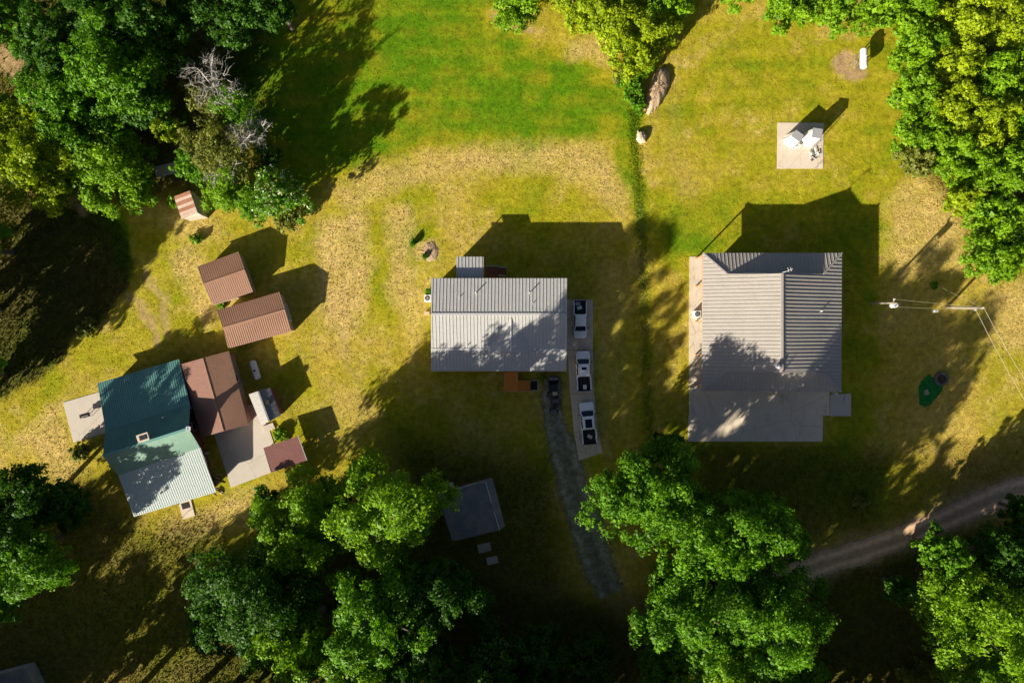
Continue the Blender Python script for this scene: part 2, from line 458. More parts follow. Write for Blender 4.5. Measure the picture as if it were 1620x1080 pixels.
LUSH = [(330, -60), (770, -60), (780, 30), (840, 75), (930, 105), (985, 150), (1005, 200), (1000, 245), (945, 218), (870, 228), (760, 228), (690, 226), (610, 250), (560, 275), (500, 300), (450, 300), (400, 230), (360, 120)]
GREEN_AREAS = [   # polygon, greenness, softness px
    ([(1020, 20), (1440, 20), (1430, 280), (1400, 330), (1020, 360)], 0.42, 40),
    (LUSH, 0.86, 20),
    ([(940, 110), (985, 130), (1010, 190), (990, 215), (945, 200)], 0.80, 25),
    ([(985, 170), (1012, 175), (1022, 300), (1024, 420), (1008, 430), (1000, 330), (975, 260)], 0.95, 10),
    ([(1020, 300), (1180, 305), (1180, 400), (1050, 470), (1020, 450)], 0.62, 30),
    ([(700, 285), (900, 290), (930, 330), (800, 345), (690, 330)], 0.42, 30),
    ([(640, 300), (700, 300), (700, 420), (650, 430), (630, 360)], 0.55, 25),
    ([(580, 430), (612, 420), (640, 600), (600, 610)], 0.50, 18),
    ([(200, 460), (330, 430), (350, 530), (240, 560), (150, 600), (110, 560)], 0.45, 30),
    ([(210, 330), (300, 350), (290, 440), (240, 450)], 0.46, 30),
    ([(340, 390), (520, 350), (520, 420), (480, 430), (380, 440)], 0.44, 30),
    ([(660, 600), (880, 600), (890, 800), (850, 900), (640, 800)], 0.42, 50),
    ([(930, 400), (1090, 400), (1090, 720), (950, 720)], 0.34, 30),
    ([(1340, 620), (1420, 640), (1400, 800), (1090, 820), (1090, 700), (1300, 700)], 0.62, 25),
    ([(1180, 310), (1400, 310), (1400, 680), (1340, 680), (1330, 400), (1140, 400)], 0.58, 20),
    ([(1400, 420), (1620, 440), (1620, 740), (1400, 740)], 0.12, 40),
    ([(1540, 560), (1640, 540), (1640, 690), (1560, 690)], 0.46, 30),
    ([(440, 590), (660, 560), (660, 720), (480, 740)], 0.40, 40),
    ([(170, 320), (200, 340), (208, 440), (190, 440), (160, 350)], 0.95, 8),
]
STRAW_AREAS = [   # polygon, strength, softness: pale dry straw
    ([(525, 300), (600, 258), (720, 236), (930, 222), (945, 232), (975, 262), (990, 300), (985, 350), (930, 300), (840, 268), (720, 280), (600, 310), (560, 340)], 0.55, 22),
    ([(500, 350), (580, 330), (590, 420), (575, 520), (540, 560), (500, 480)], 0.65, 18),
    ([(610, 330), (650, 320), (650, 420), (668, 480), (650, 540), (620, 480)], 0.6, 16),
    ([(655, 380), (690, 375), (690, 415), (655, 415)], 0.8, 8),
    ([(270, 400), (310, 385), (345, 490), (330, 520), (300, 480)], 0.65, 16),
    ([(20, 700), (80, 640), (150, 610), (100, 640), (110, 700), (130, 740), (90, 775), (50, 720)], 0.6, 18),
    ([(240, 320), (330, 340), (360, 360), (320, 400), (270, 370)], 0.5, 20),
    ([(1400, 320), (1450, 280), (1520, 300), (1560, 420), (1500, 430), (1420, 440), (1400, 400)], 0.55, 25),
    ([(1560, 460), (1640, 440), (1640, 560), (1570, 560)], 0.5, 25),
    ([(900, 60), (975, 70), (975, 100), (900, 95)], 0.6, 15),
    ([(1290, 35), (1330, 40), (1350, 60), (1300, 60)], 0.4, 20),
    ([(260, 820), (300, 810), (420, 760), (390, 830), (300, 860), (250, 850)], 0.6, 18),
    ([(250, 1070), (290, 1040), (350, 1030), (340, 1060), (300, 1100), (240, 1100)], 0.4, 15),
    ([(480, 640), (560, 600), (610, 650), (560, 700)], 0.35, 25),
    ([(1410, 440), (1560, 460), (1540, 700), (1420, 720)], 0.2, 40),
    ([(940, 420), (985, 420), (1000, 700), (955, 700)], 0.3, 25),
]
ROUGH_SHADE_AREAS = [   # weedy, brown, uncut; also two yard patches with tree shade painted in
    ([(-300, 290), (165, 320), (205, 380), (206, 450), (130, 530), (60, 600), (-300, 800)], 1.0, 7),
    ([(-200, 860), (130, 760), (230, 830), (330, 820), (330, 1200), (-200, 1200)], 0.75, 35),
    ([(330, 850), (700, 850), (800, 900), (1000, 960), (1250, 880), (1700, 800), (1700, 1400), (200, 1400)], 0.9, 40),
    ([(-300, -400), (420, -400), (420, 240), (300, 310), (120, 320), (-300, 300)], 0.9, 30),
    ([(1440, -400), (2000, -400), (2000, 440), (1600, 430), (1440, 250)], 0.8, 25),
    ([(630, 690), (880, 730), (910, 980), (630, 920)], 0.8, 45),  # tree shade painted into the ground colour around the dark cabin
    ([(1090, 705), (1330, 700), (1420, 720), (1400, 850), (1100, 880)], 0.7, 35),  # shade of the trees painted into the lawn colour below the apron
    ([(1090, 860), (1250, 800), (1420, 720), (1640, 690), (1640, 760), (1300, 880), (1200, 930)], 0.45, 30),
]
DIRT_LINES = [    # worn tracks
    ([(1700, 752), (1560, 790), (1430, 850), (1260, 905), (1100, 960)], 16, 22, 0.75),
    ([(1008, 330), (1015, 440), (1020, 560), (1025, 700)], 1, 7, 0.25),
    ([(945, 560), (948, 640), (960, 720)], 3, 8, 0.35),
    ([(205, 470), (222, 478), (238, 505), (248, 550)], 3, 6, 0.75),
    ([(232, 435), (258, 475), (264, 525)], 3, 6, 0.65),
    ([(500, 420), (530, 520), (560, 600)], 1, 6, 0.3),
    ([(655, 430), (668, 500), (660, 560), (652, 610)], 2, 8, 0.3),
    ([(1340, 104), (1348, 108)], 16, 6, 1.0),
    ([(875, 600), (878, 660), (900, 730), (920, 800), (945, 880), (985, 965)], 12, 22, 0.45),
    ([(785, 28), (815, 45), (840, 52)], 2, 5, 0.9),
    ([(1060, 130), (1075, 300)], 1, 20, 0.15),
    ([(100, 230), (110, 300), (130, 330)], 9, 8, 0.7),
    ([(0, 85), (30, 110), (60, 150)], 12, 10, 0.9),
]
def ground_masks(X, Y):
    """greenness, straw, rough growth with painted shade, and dirt at photo pixels X, Y"""
    wx = X + (fbm(X, Y, 30, 5) - 0.5) * 26; wy = Y + (fbm(X, Y, 30, 9) - 0.5) * 26
    g = np.full(X.shape, 0.27)
    for poly, v, s in GREEN_AREAS:
        w = np.clip(0.5 - inside_dist(wx, wy, poly) / (2 * s), 0, 1); w = w * w * (3 - 2 * w)
        g = g * (1 - w) + v * w
    big = fbm(X, Y, 90, 31) - 0.5; med = fbm(X, Y, 26, 41) - 0.5
    g = g + big * 0.75 + med * 0.55
    st = np.zeros(X.shape)
    for poly, v, s in STRAW_AREAS:
        w = np.clip(0.5 - inside_dist(wx, wy, poly) / (2 * s), 0, 1)
        st = np.maximum(st, v * w * w * (3 - 2 * w))
    st = np.clip(st * (0.55 + 1.5 * (fbm(X, Y, 16, 51))) - 0.1, 0, 1)
    patch = np.clip((fbm(X, Y, 34, 71) - 0.50) * 5, 0, 1) * np.clip((fbm(X, Y, 7, 75) - 0.3) * 2.2, 0, 1) * np.clip((0.62 - g) * 3, 0, 1)
    st = np.maximum(st, 0.62 * patch)      # scattered worn, strawy patches
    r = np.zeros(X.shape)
    for poly, v, s in ROUGH_SHADE_AREAS:
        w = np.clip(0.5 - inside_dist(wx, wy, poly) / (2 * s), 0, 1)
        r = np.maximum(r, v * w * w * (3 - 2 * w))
    dt = np.zeros(X.shape)
    for pts, hw, s, v in DIRT_LINES:
        w = np.clip(1 - (line_dist(wx, wy, pts) - hw) / s, 0, 1)
        dt = np.maximum(dt, v * w)
    dt = np.clip(dt * (0.5 + fbm(X, Y, 12, 61)), 0, 1)
    # mowing bands, and darker worn strips running along the ditch
    mow = 0.07 * np.sin(Y / 5.2 + 1.3 * np.sin(X / 90)) * (Y < 230) + 0.10 * np.sin(X / 7.0) * ((X > 930) & (X < 1060) & (Y > 380))
    return np.clip(g + mow, 0, 1), st, r, dt

C_STRAW = np.array((0.66, 0.48, 0.17)); C_DRY = np.array((0.50, 0.365, 0.055)); C_OLIVE = np.array((0.36, 0.325, 0.012))
C_LUSH = np.array((0.11, 0.23, 0.003)); C_ROUGH_SHADE = np.array((0.045, 0.046, 0.016)); C_DIRT = np.array((0.40, 0.27, 0.13))

def ground_colour(g, st, r, dt):
    g = g[:, None]; 
    c = np.where(g < 0.5, C_DRY + (C_OLIVE - C_DRY) * (g / 0.5), C_OLIVE + (C_LUSH - C_OLIVE) * ((g - 0.5) / 0.5))
    c = c + (C_STRAW - c) * st[:, None]
    rr = (C_ROUGH_SHADE * (1 - 0.4 * g) + C_LUSH * 0.35 * g)
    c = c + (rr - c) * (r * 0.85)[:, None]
    c = c + (C_DIRT - c) * dt[:, None]
    return c

def ground_mat():
    m, nt, b = newmat('ground_grass')
    N = nt.nodes.new; L = nt.links.new
    at = N('ShaderNodeAttribute'); at.attribute_name = 'gcol'
    tc = N('ShaderNodeTexCoord')
    def noise(sc, det=6, rough=0.6):
        n = N('ShaderNodeTexNoise'); n.inputs['Scale'].default_value = sc; n.inputs['Detail'].default_value = det; n.inputs['Roughness'].default_value = rough
        L(tc.outputs['Object'], n.inputs['Vector']); return n
    n1 = noise(1.3, 8, 0.7); n2 = noise(6.0, 5, 0.7); n3 = noise(0.35, 4)
    def scaled(n, lo, hi):
        r = N('ShaderNodeMapRange'); r.inputs['From Min'].default_value = 0.3; r.inputs['From Max'].default_value = 0.7
        r.inputs['To Min'].default_value = lo; r.inputs['To Max'].default_value = hi; L(n.outputs['Fac'], r.inputs['Value']); return r
    def mul(a, bsock):
        x = N('ShaderNodeMix'); x.data_type = 'RGBA'; x.blend_type = 'MULTIPLY'; x.inputs['Factor'].default_value = 1
        L(a, x.inputs['A']); L(bsock, x.inputs['B']); return x.outputs['Result']
    c = mul(at.outputs['Color'], scaled(n1, 0.62, 1.36).outputs[0])
    c = mul(c, scaled(n2, 0.84, 1.16).outputs[0])
    c = mul(c, scaled(n3, 0.88, 1.12).outputs[0])
    L(c, b.inputs['Base Color'])
    b.inputs['Roughness'].default_value = 0.95; b.inputs['Specular IOR Level'].default_value = 0.1
    ad = N('ShaderNodeMath'); ad.operation = 'ADD'; L(n1.outputs['Fac'], ad.inputs[0]); L(n2.outputs['Fac'], ad.inputs[1])
    bp = N('ShaderNodeBump'); bp.inputs['Strength'].default_value = 0.55; bp.inputs['Distance'].default_value = 0.16
    L(ad.outputs[0], bp.inputs['Height']); L(bp.outputs[0], b.inputs['Normal'])
    return m

def build_ground():
    xs = np.arange(-74, 74.01, 0.42); ys = np.arange(-52, 52.01, 0.42)
    ext = np.array([3, 8, 16, 30, 60, 120, 260, 600, 1500.])
    xs = np.concatenate([xs[0] - ext[::-1], xs, xs[-1] + ext]); ys = np.concatenate([ys[0] - ext[::-1], ys, ys[-1] + ext])
    GX, GY = np.meshgrid(xs, ys)
    nx, ny = len(xs), len(ys)
    PX = (GX / S + 810).ravel(); PY = (540 - GY / S).ravel()
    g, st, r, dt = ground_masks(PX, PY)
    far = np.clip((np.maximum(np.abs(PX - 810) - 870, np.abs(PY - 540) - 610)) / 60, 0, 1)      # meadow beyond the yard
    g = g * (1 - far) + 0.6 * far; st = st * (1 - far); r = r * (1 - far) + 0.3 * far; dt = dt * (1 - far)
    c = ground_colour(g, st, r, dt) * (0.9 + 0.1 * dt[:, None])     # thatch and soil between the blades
    V = np.stack([GX.ravel(), GY.ravel(), np.zeros(nx * ny)], 1)
    i = np.arange(ny - 1)[:, None] * nx + np.arange(nx - 1)[None, :]
    F = np.stack([i, i + 1, i + nx + 1, i + nx], -1).reshape(-1, 4)
    me = npmesh('ground', V, F)
    a = me.color_attributes.new('gcol', 'FLOAT_COLOR', 'POINT')
    a.data.foreach_set('color', np.concatenate([c, np.ones((len(c), 1))], 1).ravel())
    o = link('ground', me, ground_mat())
    o['kind'] = 'structure'
    return o

def npmesh(name, V, F):
    """fast mesh from vertex and face arrays (all faces the same size)"""
    me = bpy.data.meshes.new(name)
    k = F.shape[1]
    me.vertices.add(len(V)); me.vertices.foreach_set('co', np.ascontiguousarray(V, np.float32).ravel())
    me.loops.add(F.size); me.loops.foreach_set('vertex_index', np.ascontiguousarray(F, np.int32).ravel())
    me.polygons.add(len(F))
    me.polygons.foreach_set('loop_start', np.arange(0, F.size, k, dtype=np.int32))
    me.polygons.foreach_set('loop_total', np.full(len(F), k, np.int32))
    me.update(calc_edges=True)
    return me

build_ground()

# blocked places: no grass tufts on slabs, roads and buildings
NO_GRASS = [
    [(682, 430), (897, 430), (897, 587), (682, 587)], [(1092, 405), (1332, 405), (1348, 700), (1088, 700)],
    [(100, 636), (155, 619), (290, 575), (365, 555), (435, 700), (430, 750), (365, 772), (342, 780), (215, 815), (166, 690), (116, 701)],
    [(312, 421), (377, 398), (400, 461), (442, 461), (461, 524), (361, 551)], [(898, 472), (940, 472), (952, 715), (905, 730)],
    [(797, 587), (853, 587), (853, 620), (797, 620)], [(1230, 193), (1304, 193), (1304, 268), (1229, 268)],
    [(692, 781), (778, 755), (799, 832), (716, 856)], [(278, 303), (305, 300), (322, 342), (287, 350)],
    [(1469, 590), (1452, 612), (1453, 641), (1471, 642), (1502, 606), (1496, 588), (1480, 588)], [(1340, 90), (1362, 92), (1366, 112), (1340, 118)],
    [(870, 740), (945, 720), (1000, 900), (930, 960)], [(722, 406), (806, 418), (806, 440), (722, 440)],
]
def build_tufts():
    """short uncut blades over the yard: real relief that catches the low sun"""
    n = 360000
    X = RNG.uniform(-20, 1640, n); Y = RNG.uniform(-20, 1100, n)
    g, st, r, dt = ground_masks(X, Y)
    keep = RNG.random(n) < np.clip(0.35 + 0.55 * st + 0.6 * r - 0.9 * dt, 0.02, 1)
    for poly in NO_GRASS: keep &= inside_dist(X, Y, poly) > 4
    keep &= line_dist(X, Y, DIRT_LINES[0][0]) > 24
    X, Y, g, st, r, dt = [q[keep] for q in (X, Y, g, st, r, dt)]
    # rank grass in the ditch between the lawns
    m_ = 6000; tt = RNG.random(m_) ** 1.5; yy = 175 + tt * 520
    xx = np.interp(yy, [175, 240, 300, 360, 440, 700], [1003, 1004, 1010, 1013, 1018, 1027]) + RNG.normal(0, 5.0, m_)
    X = np.concatenate([X, xx]); Y = np.concatenate([Y, yy]); g = np.concatenate([g, np.full(m_, .9)]); st = np.concatenate([st, np.zeros(m_)])
    r = np.concatenate([r, np.full(m_, .10)]); dt = np.concatenate([dt, np.zeros(m_)])
    n = len(X)
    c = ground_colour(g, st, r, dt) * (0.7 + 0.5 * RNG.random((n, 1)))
    h = 0.05 + 0.06 * RNG.random(n) + 0.12 * st * RNG.random(n) + 0.36 * r * RNG.random(n) ** 2
    w = 0.04 + 0.05 * RNG.random(n) + 0.10 * r * RNG.random(n)
    x = (X - 810) * S; y = (540 - Y) * S
    a = RNG.uniform(0, 2 * np.pi, n); lx = RNG.normal(0, 0.8, n) * h; ly = RNG.normal(0, 0.8, n) * h
    V = np.empty((n, 3, 3))
    V[:, 0] = np.stack([x - w * np.cos(a), y - w * np.sin(a), np.full(n, -0.01)], 1)
    V[:, 1] = np.stack([x + w * np.cos(a), y + w * np.sin(a), np.full(n, -0.01)], 1)
    V[:, 2] = np.stack([x + lx, y + ly, h], 1)
    me = npmesh('grass', V.reshape(-1, 3), np.arange(3 * n).reshape(-1, 3))
    at = me.color_attributes.new('gcol', 'FLOAT_COLOR', 'POINT')
    cc = np.concatenate([np.repeat(c, 3, 0), np.ones((3 * n, 1))], 1)
    at.data.foreach_set('color', cc.ravel())
    m, nt, b = newmat('grass_blades')
    na = nt.nodes.new('ShaderNodeAttribute'); na.attribute_name = 'gcol'
    nt.links.new(na.outputs['Color'], b.inputs['Base Color']); b.inputs['Roughness'].default_value = 0.8; b.inputs['Specular IOR Level'].default_value = 0.15
    tr = nt.nodes.new('ShaderNodeBsdfTranslucent'); mxs = nt.nodes.new('ShaderNodeMixShader'); mxs.inputs[0].default_value = 0.35
    nt.links.new(na.outputs['Color'], tr.inputs['Color']); nt.links.new(b.outputs[0], mxs.inputs[1]); nt.links.new(tr.outputs[0], mxs.inputs[2])
    nt.links.new(mxs.outputs[0], nt.nodes['Material Output'].inputs['Surface'])
    o = link('grass', me, m)
    tag(o, 'short dry and green grass blades covering the yard', 'grass', kind='stuff')
build_tufts()

# ------------------------------------------------------------------ roads and slabs
def ribbon(name, pts, widths, z, mat, jit=0.25, seed=1):
    """track following pixel points; attribute u runs from -1 to 1 across it"""
    rg = random.Random(seed)
    c = [P(*p) for p in pts]
    out = []
    for i in range(len(c) - 1):
        m = max(2, int((c[i + 1] - c[i]).length / 0.5))
        for k in range(m):
            t = k / m
            p0 = c[max(i - 1, 0)]; p1 = c[i]; p2 = c[i + 1]; p3 = c[min(i + 2, len(c) - 1)]
            q = 0.5 * ((2 * p1) + (p2 - p0) * t + (2 * p0 - 5 * p1 + 4 * p2 - p3) * t * t + (3 * p1 - p0 - 3 * p2 + p3) * t ** 3)
            out.append((q, lerp(widths[i], widths[i + 1], t)))
    out.append((c[-1], widths[-1]))
    cols = [-1, -.8, -.6, -.4, -.2, 0, .2, .4, .6, .8, 1]; nc = len(cols)
    vs = []; fs = []; us = []
    n = len(out); a = b = 0
    for i, (q, w) in enumerate(out):
        d = (out[min(i + 1, n - 1)][0] - out[max(i - 1, 0)][0]).normalized(); u = Vector((-d.y, d.x, 0))
        a = 0.8 * a + rg.uniform(-jit, jit); b = 0.8 * b + rg.uniform(-jit, jit)
        for x in cols:
            sx = x * w / 2 + (b * x if x > 0 else a * x)
            vs.append(q + u * sx + Vector((0, 0, z))); us.append(x)
        if i:
            for k in range(nc - 1):
                jx = i * nc + k
                fs.append((jx, jx + 1, jx - nc + 1, jx - nc)[::-1])
    me = bpy.data.meshes.new(name); me.from_pydata([tuple(v) for v in vs], [], fs); me.update()
    at = me.attributes.new('u', 'FLOAT', 'POINT'); at.data.foreach_set('value', us)
    o = link(name, me, mat); o['kind'] = 'structure'
    return o

def dirtmat(name, c0, c1, c2, sc=1.2, soft=0.55):
    m, nt, b = newmat(name)
    N = nt.nodes.new; L = nt.links.new
    tc = N('ShaderNodeTexCoord')
    n1 = N('ShaderNodeTexNoise'); n1.inputs['Scale'].default_value = sc; n1.inputs['Detail'].default_value = 10; n1.inputs['Roughness'].default_value = 0.75
    L(tc.outputs['Object'], n1.inputs['Vector'])
    cr = N('ShaderNodeValToRGB'); e = cr.color_ramp.elements
    e[0].position = 0.3; e[0].color = (*c0, 1); e[1].position = 0.72; e[1].color = (*c2, 1)
    x = e.new(0.5); x.color = (*c1, 1)
    L(n1.outputs['Fac'], cr.inputs['Fac'])
    ua = N('ShaderNodeAttribute'); ua.attribute_name = 'u'
    ab = N('ShaderNodeMath'); ab.operation = 'ABSOLUTE'; L(ua.outputs['Fac'], ab.inputs[0])
    # two worn wheel ruts, a weedier crown between
    sb = N('ShaderNodeMath'); sb.operation = 'SUBTRACT'; L(ab.outputs[0], sb.inputs[0]); sb.inputs[1].default_value = 0.42
    ab2 = N('ShaderNodeMath'); ab2.operation = 'ABSOLUTE'; L(sb.outputs[0], ab2.inputs[0])
    rt = N('ShaderNodeMapRange'); rt.inputs['From Min'].default_value = 0.28; rt.inputs['From Max'].default_value = 0.05; rt.inputs['To Min'].default_value = 0.72; rt.inputs['To Max'].default_value = 1.12
    L(ab2.outputs[0], rt.inputs['Value'])
    mm = N('ShaderNodeMix'); mm.data_type = 'RGBA'; mm.blend_type = 'MULTIPLY'; mm.inputs['Factor'].default_value = 1
    L(cr.outputs['Color'], mm.inputs['A']); L(rt.outputs[0], mm.inputs['B']); L(mm.outputs['Result'], b.inputs['Base Color'])
    # stones thin out raggedly at the edges
    ne = N('ShaderNodeTexNoise'); ne.inputs['Scale'].default_value = 3.0; ne.inputs['Detail'].default_value = 8; ne.inputs['Roughness'].default_value = 0.75
    L(tc.outputs['Object'], ne.inputs['Vector'])
    e1 = N('ShaderNodeMapRange'); e1.inputs['From Min'].default_value = 1.0; e1.inputs['From Max'].default_value = soft; e1.inputs['To Min'].default_value = -0.22; e1.inputs['To Max'].default_value = 0.35
    L(ab.outputs[0], e1.inputs['Value'])
    e2 = N('ShaderNodeMath'); e2.operation = 'ADD'; L(ne.outputs['Fac'], e2.inputs[0]); L(e1.outputs[0], e2.inputs[1])
    e3 = N('ShaderNodeMapRange'); e3.inputs['From Min'].default_value = 0.46; e3.inputs['From Max'].default_value = 0.56; L(e2.outputs[0], e3.inputs['Value'])
    L(e3.outputs[0], b.inputs['Alpha'])
    n2 = N('ShaderNodeTexNoise'); n2.inputs['Scale'].default_value = 14; n2.inputs['Detail'].default_value = 6
    L(tc.outputs['Object'], n2.inputs['Vector'])
    bp = N('ShaderNodeBump'); bp.inputs['Strength'].default_value = 0.5; bp.inputs['Distance'].default_value = 0.06
    L(n2.outputs['Fac'], bp.inputs['Height']); L(bp.outputs[0], b.inputs['Normal'])
    b.inputs['Roughness'].default_value = 0.95; b.inputs['Specular IOR Level'].default_value = 0.1
    return m
M_ROAD = dirtmat('road_dirt', (0.46, 0.28, 0.15), (0.68, 0.45, 0.27), (0.78, 0.55, 0.36), 1.2, 0.6)
M_GRAVEL = dirtmat('road_gravel', (0.09, 0.105, 0.02), (0.25, 0.24, 0.16), (0.50, 0.46, 0.37), 1.1, 0.12)
ribbon('dirt_road', [(1900, 720), (1700, 752), (1570, 790), (1430, 850), (1255, 908), (1100, 965), (1050, 980)], [4.6, 4.4, 4.2, 3.8, 3.7, 3.6, 3.0], 0.008, M_ROAD, 0.16, 3)
ribbon('gravel_driveway', [(872, 596), (876, 660), (896, 730), (916, 800), (940, 880), (965, 940)], [3.0, 4.0, 5.8, 6.4, 6.6, 5.0], 0.02, M_GRAVEL, 0.22, 5)

def slab_set(name, mat, pieces, top=0.06, gap=0.012, kind='structure'):
    """paved area made of separate poured slabs"""
    allp = [P(*q) for pc in pieces for q in pc]
    c = sum(allp, Vector()) / len(allp)
    o = bpy.data.objects.new(name, None); o.location = (c.x, c.y, 0); COL.objects.link(o)
    if kind: o['kind'] = kind
    for pc in pieces:
        pts = [P(*q) for q in pc]; m = sum(pts, Vector()) / len(pts)
        pts = [p + (m - p).normalized() * gap for p in pts]
        MB().prism([(p.x, p.y) for p in pts], -0.05, top + random.uniform(-0.004, 0.004)).build('slab', mat, o)
    return o

def gridpieces(q, nx, ny):
    (a, b, c, d) = [Vector((x, y, 0)) for x, y in q]      # corner order around the quad
    out = []
    f = lambda s, t: lerp(lerp(a, b, s), lerp(d, c, s), t)
    for i in range(nx):
        for j in range(ny):
            out.append([tuple(f(*st).xy) for st in ((i / nx, j / ny), ((i + 1) / nx, j / ny), ((i + 1) / nx, (j + 1) / ny), (i / nx, (j + 1) / ny))])
    return out
slab_set('concrete_apron', M_APRON, gridpieces([(1090, 612), (1312, 612), (1312, 657), (1090, 657)], 3, 1) + gridpieces([(1089, 657), (1302, 657), (1301, 698), (1088, 698)], 3, 1))
slab_set('concrete_step_slab', M_CONC2, [[(1312.5, 624), (1346, 622), (1346, 658), (1312.5, 658)]], top=0.08)
slab_set('porch_slab', M_CONCD, [[(1090, 498), (1135, 498), (1135, 611.5), (1090, 611.5)], [(1091, 406), (1135, 406), (1135, 497.5), (1090, 497.5)]])
slab_set('truck_driveway', M_CONCD, [[(897, 474), (938, 474), (938, 553), (897, 553)], [(897, 553.5), (938, 553.5), (940, 622), (902, 622)],
                                   [(902, 622.5), (940, 622.5), (946, 676), (908, 684)], [(908, 684.5), (946, 676.5), (953, 716), (916, 728)]])
slab_set('west_patio', M_CONC2, [[(100, 636.5), (170, 616), (182, 680), (116.5, 700)]])
slab_set('house_courtyard', M_CONC2, [[(330, 640), (402, 640), (425, 676), (434, 702), (417, 708), (429, 747), (365.5, 771), (340, 690)]])
slab_set('south_stoop', M_CONC, [[(283, 794), (302, 788), (309, 815), (290, 821)]], top=0.12)
slab_set('playing_pad', M_CONC, gridpieces([(1230, 194), (1303, 195), (1302, 267), (1229, 267)], 2, 2), top=0.05)

# ------------------------------------------------------------------ middle house
c0 = P(790, 510)
H = thing('metal_roof_house', 'long grey metal-roofed house beside three white pickups, with orange wooden steps', 'house', (c0.x, c0.y, 0))
YV = Vector((0, 1, 0)); XV = Vector((1, 0, 0))
eb = 4.35; rz = 4.98
A = P(682, 440, eb); B = P(897, 440, eb); Cc = P(897, 497, rz); D = P(682, 497, rz)
roof_plane(H, [A, B, Cc, D], Cc - B, R_GREY, spacing=0.44)
fl = P(682, 552, 4.35); fr = P(897, 552, 4.35)
D2 = D + Vector((0, -0.02, 0)); C2 = Cc + Vector((0, -0.02, 0))
roof_plane(H, [D2, C2, fr, fl], fr - C2, R_GREY, spacing=0.44)
pl0 = P(682, 553, 4.25); pr0 = P(897, 553, 4.25); pl1 = P(682, 587, 3.55); pr1 = P(896, 587, 3.55)
roof_plane(H, [pl0, pr0, pr1, pl1], pr1 - pr0, R_GREY, 'porch_roof', spacing=0.44)
MB().bar(D + Vector((0, 0, 0.03)), Cc + Vector((0, 0, 0.03)), 0.30, 0.07).build('ridge_cap', R_GREY, H)
for a, b in ((682, 771), (843, 848.5), (853, 896)):
    MB().bar(P(a, 552.5, 4.37), P(b, 552.5, 4.37), 0.17, 0.10).build('flashing', M_TRIM, H)
gp = P(808, 504, 4.93); gf = P(808, 557, 4.88)
ga = P(769, 557, 4.30); gb = P(845, 557, 4.30)
roof_plane(H, [gp, gf, ga], (ga - gf), R_GREY, 'cross_gable_roof', spacing=0.44, t=0.08, rh=.012)
roof_plane(H, [gp + Vector((0.01, 0, 0)), gb, gf + Vector((0.01, 0, 0))], (gb - gf), R_GREY, 'cross_gable_roof', spacing=0.44, t=0.08, rh=.012)
MB().add([ga - Vector((0, -0.1, .06)), gb - Vector((0, -0.1, .06)), gf - Vector((0, -0.1, .08))], [(0, 1, 2)]).build('gable_end', M_SIDING, H)
MB().bar(gp + Vector((0, 0, .03)), gf + Vector((0, 0, .03)), 0.16, 0.06).build('ridge_cap', M_TRIM, H)
w, wl, wr = gable_body(H, [A, D, fl], [B, Cc, fr], M_SIDING)
MB().box(wl[0].x - .03, wr[0].x + .03, wl[-1].y - .03, wl[0].y + .03, 0, 0.9).build('foundation', M_FOUND, H)
for t in (0.15, 0.5, 0.85): wall_opening(H, wl[0].xy, wr[0].xy, t, 2.0, 1.0, 1.2, out=(0, 1))
for t in (0.12, 0.33, 0.85): wall_opening(H, wl[-1].xy, wr[-1].xy, t, 1.9, 1.1, 1.3, out=(0, -1))
wall_opening(H, wl[-1].xy, wr[-1].xy, 0.58, 1.0, 0.95, 2.05, 'door', out=(0, -1))
for t in (0.3, 0.7): wall_opening(H, wr[0].xy, wr[-1].xy, t, 1.9, 1.0, 1.2, out=(1, 0))
for x in (684, 727, 770, 845, 894):
    q = P(x, 585, 3.45); MB().box(q.x - .07, q.x + .07, q.y - .07, q.y + .07, 0, 3.46).build('porch_post', M_TRIM, H)
pb = [P(690, 552, 0), P(889, 552, 0), P(889, 584, 0), P(690, 584, 0)]
MB().prism([(p.x, p.y) for p in pb], 0, 0.95).build('porch_floor', M_DECKB, H)
for x, y, zz, hh in ((770 - 17.0, 463, 5, .55), (838, 463, 5, .55), (727, 470, 5, .25), (843, 480, 5.1, .2)):
    q = on_plane(x, y, (A, B, Cc))
    MB().tube([q - Vector((0, 0, .05)), q + Vector((0, 0, hh))], 0.07 if hh > .3 else .05, 8).build('vent_pipe', M_TRIM, H)
q = on_plane(740, 546, (D2, C2, fr)); MB().tube([q - Vector((0, 0, .05)), q + Vector((0, 0, .3))], 0.06, 8).build('vent_pipe', M_STEEL, H)
# back stoop roof and stairs
s0 = P(722, 406, 3.35); s1 = P(765, 406, 3.35); s2 = P(765, 441, 3.75); s3 = P(722, 441, 3.75)
roof_plane(H, [s3, s2, s1, s0], s1 - s2, R_GREY, 'stoop_roof', spacing=0.44)
for x in (723.5, 763.5):
    q = P(x, 408, 3.25); MB().box(q.x - .06, q.x + .06, q.y - .06, q.y + .06, 0, 3.27).build('stoop_post', M_TRIM, H)

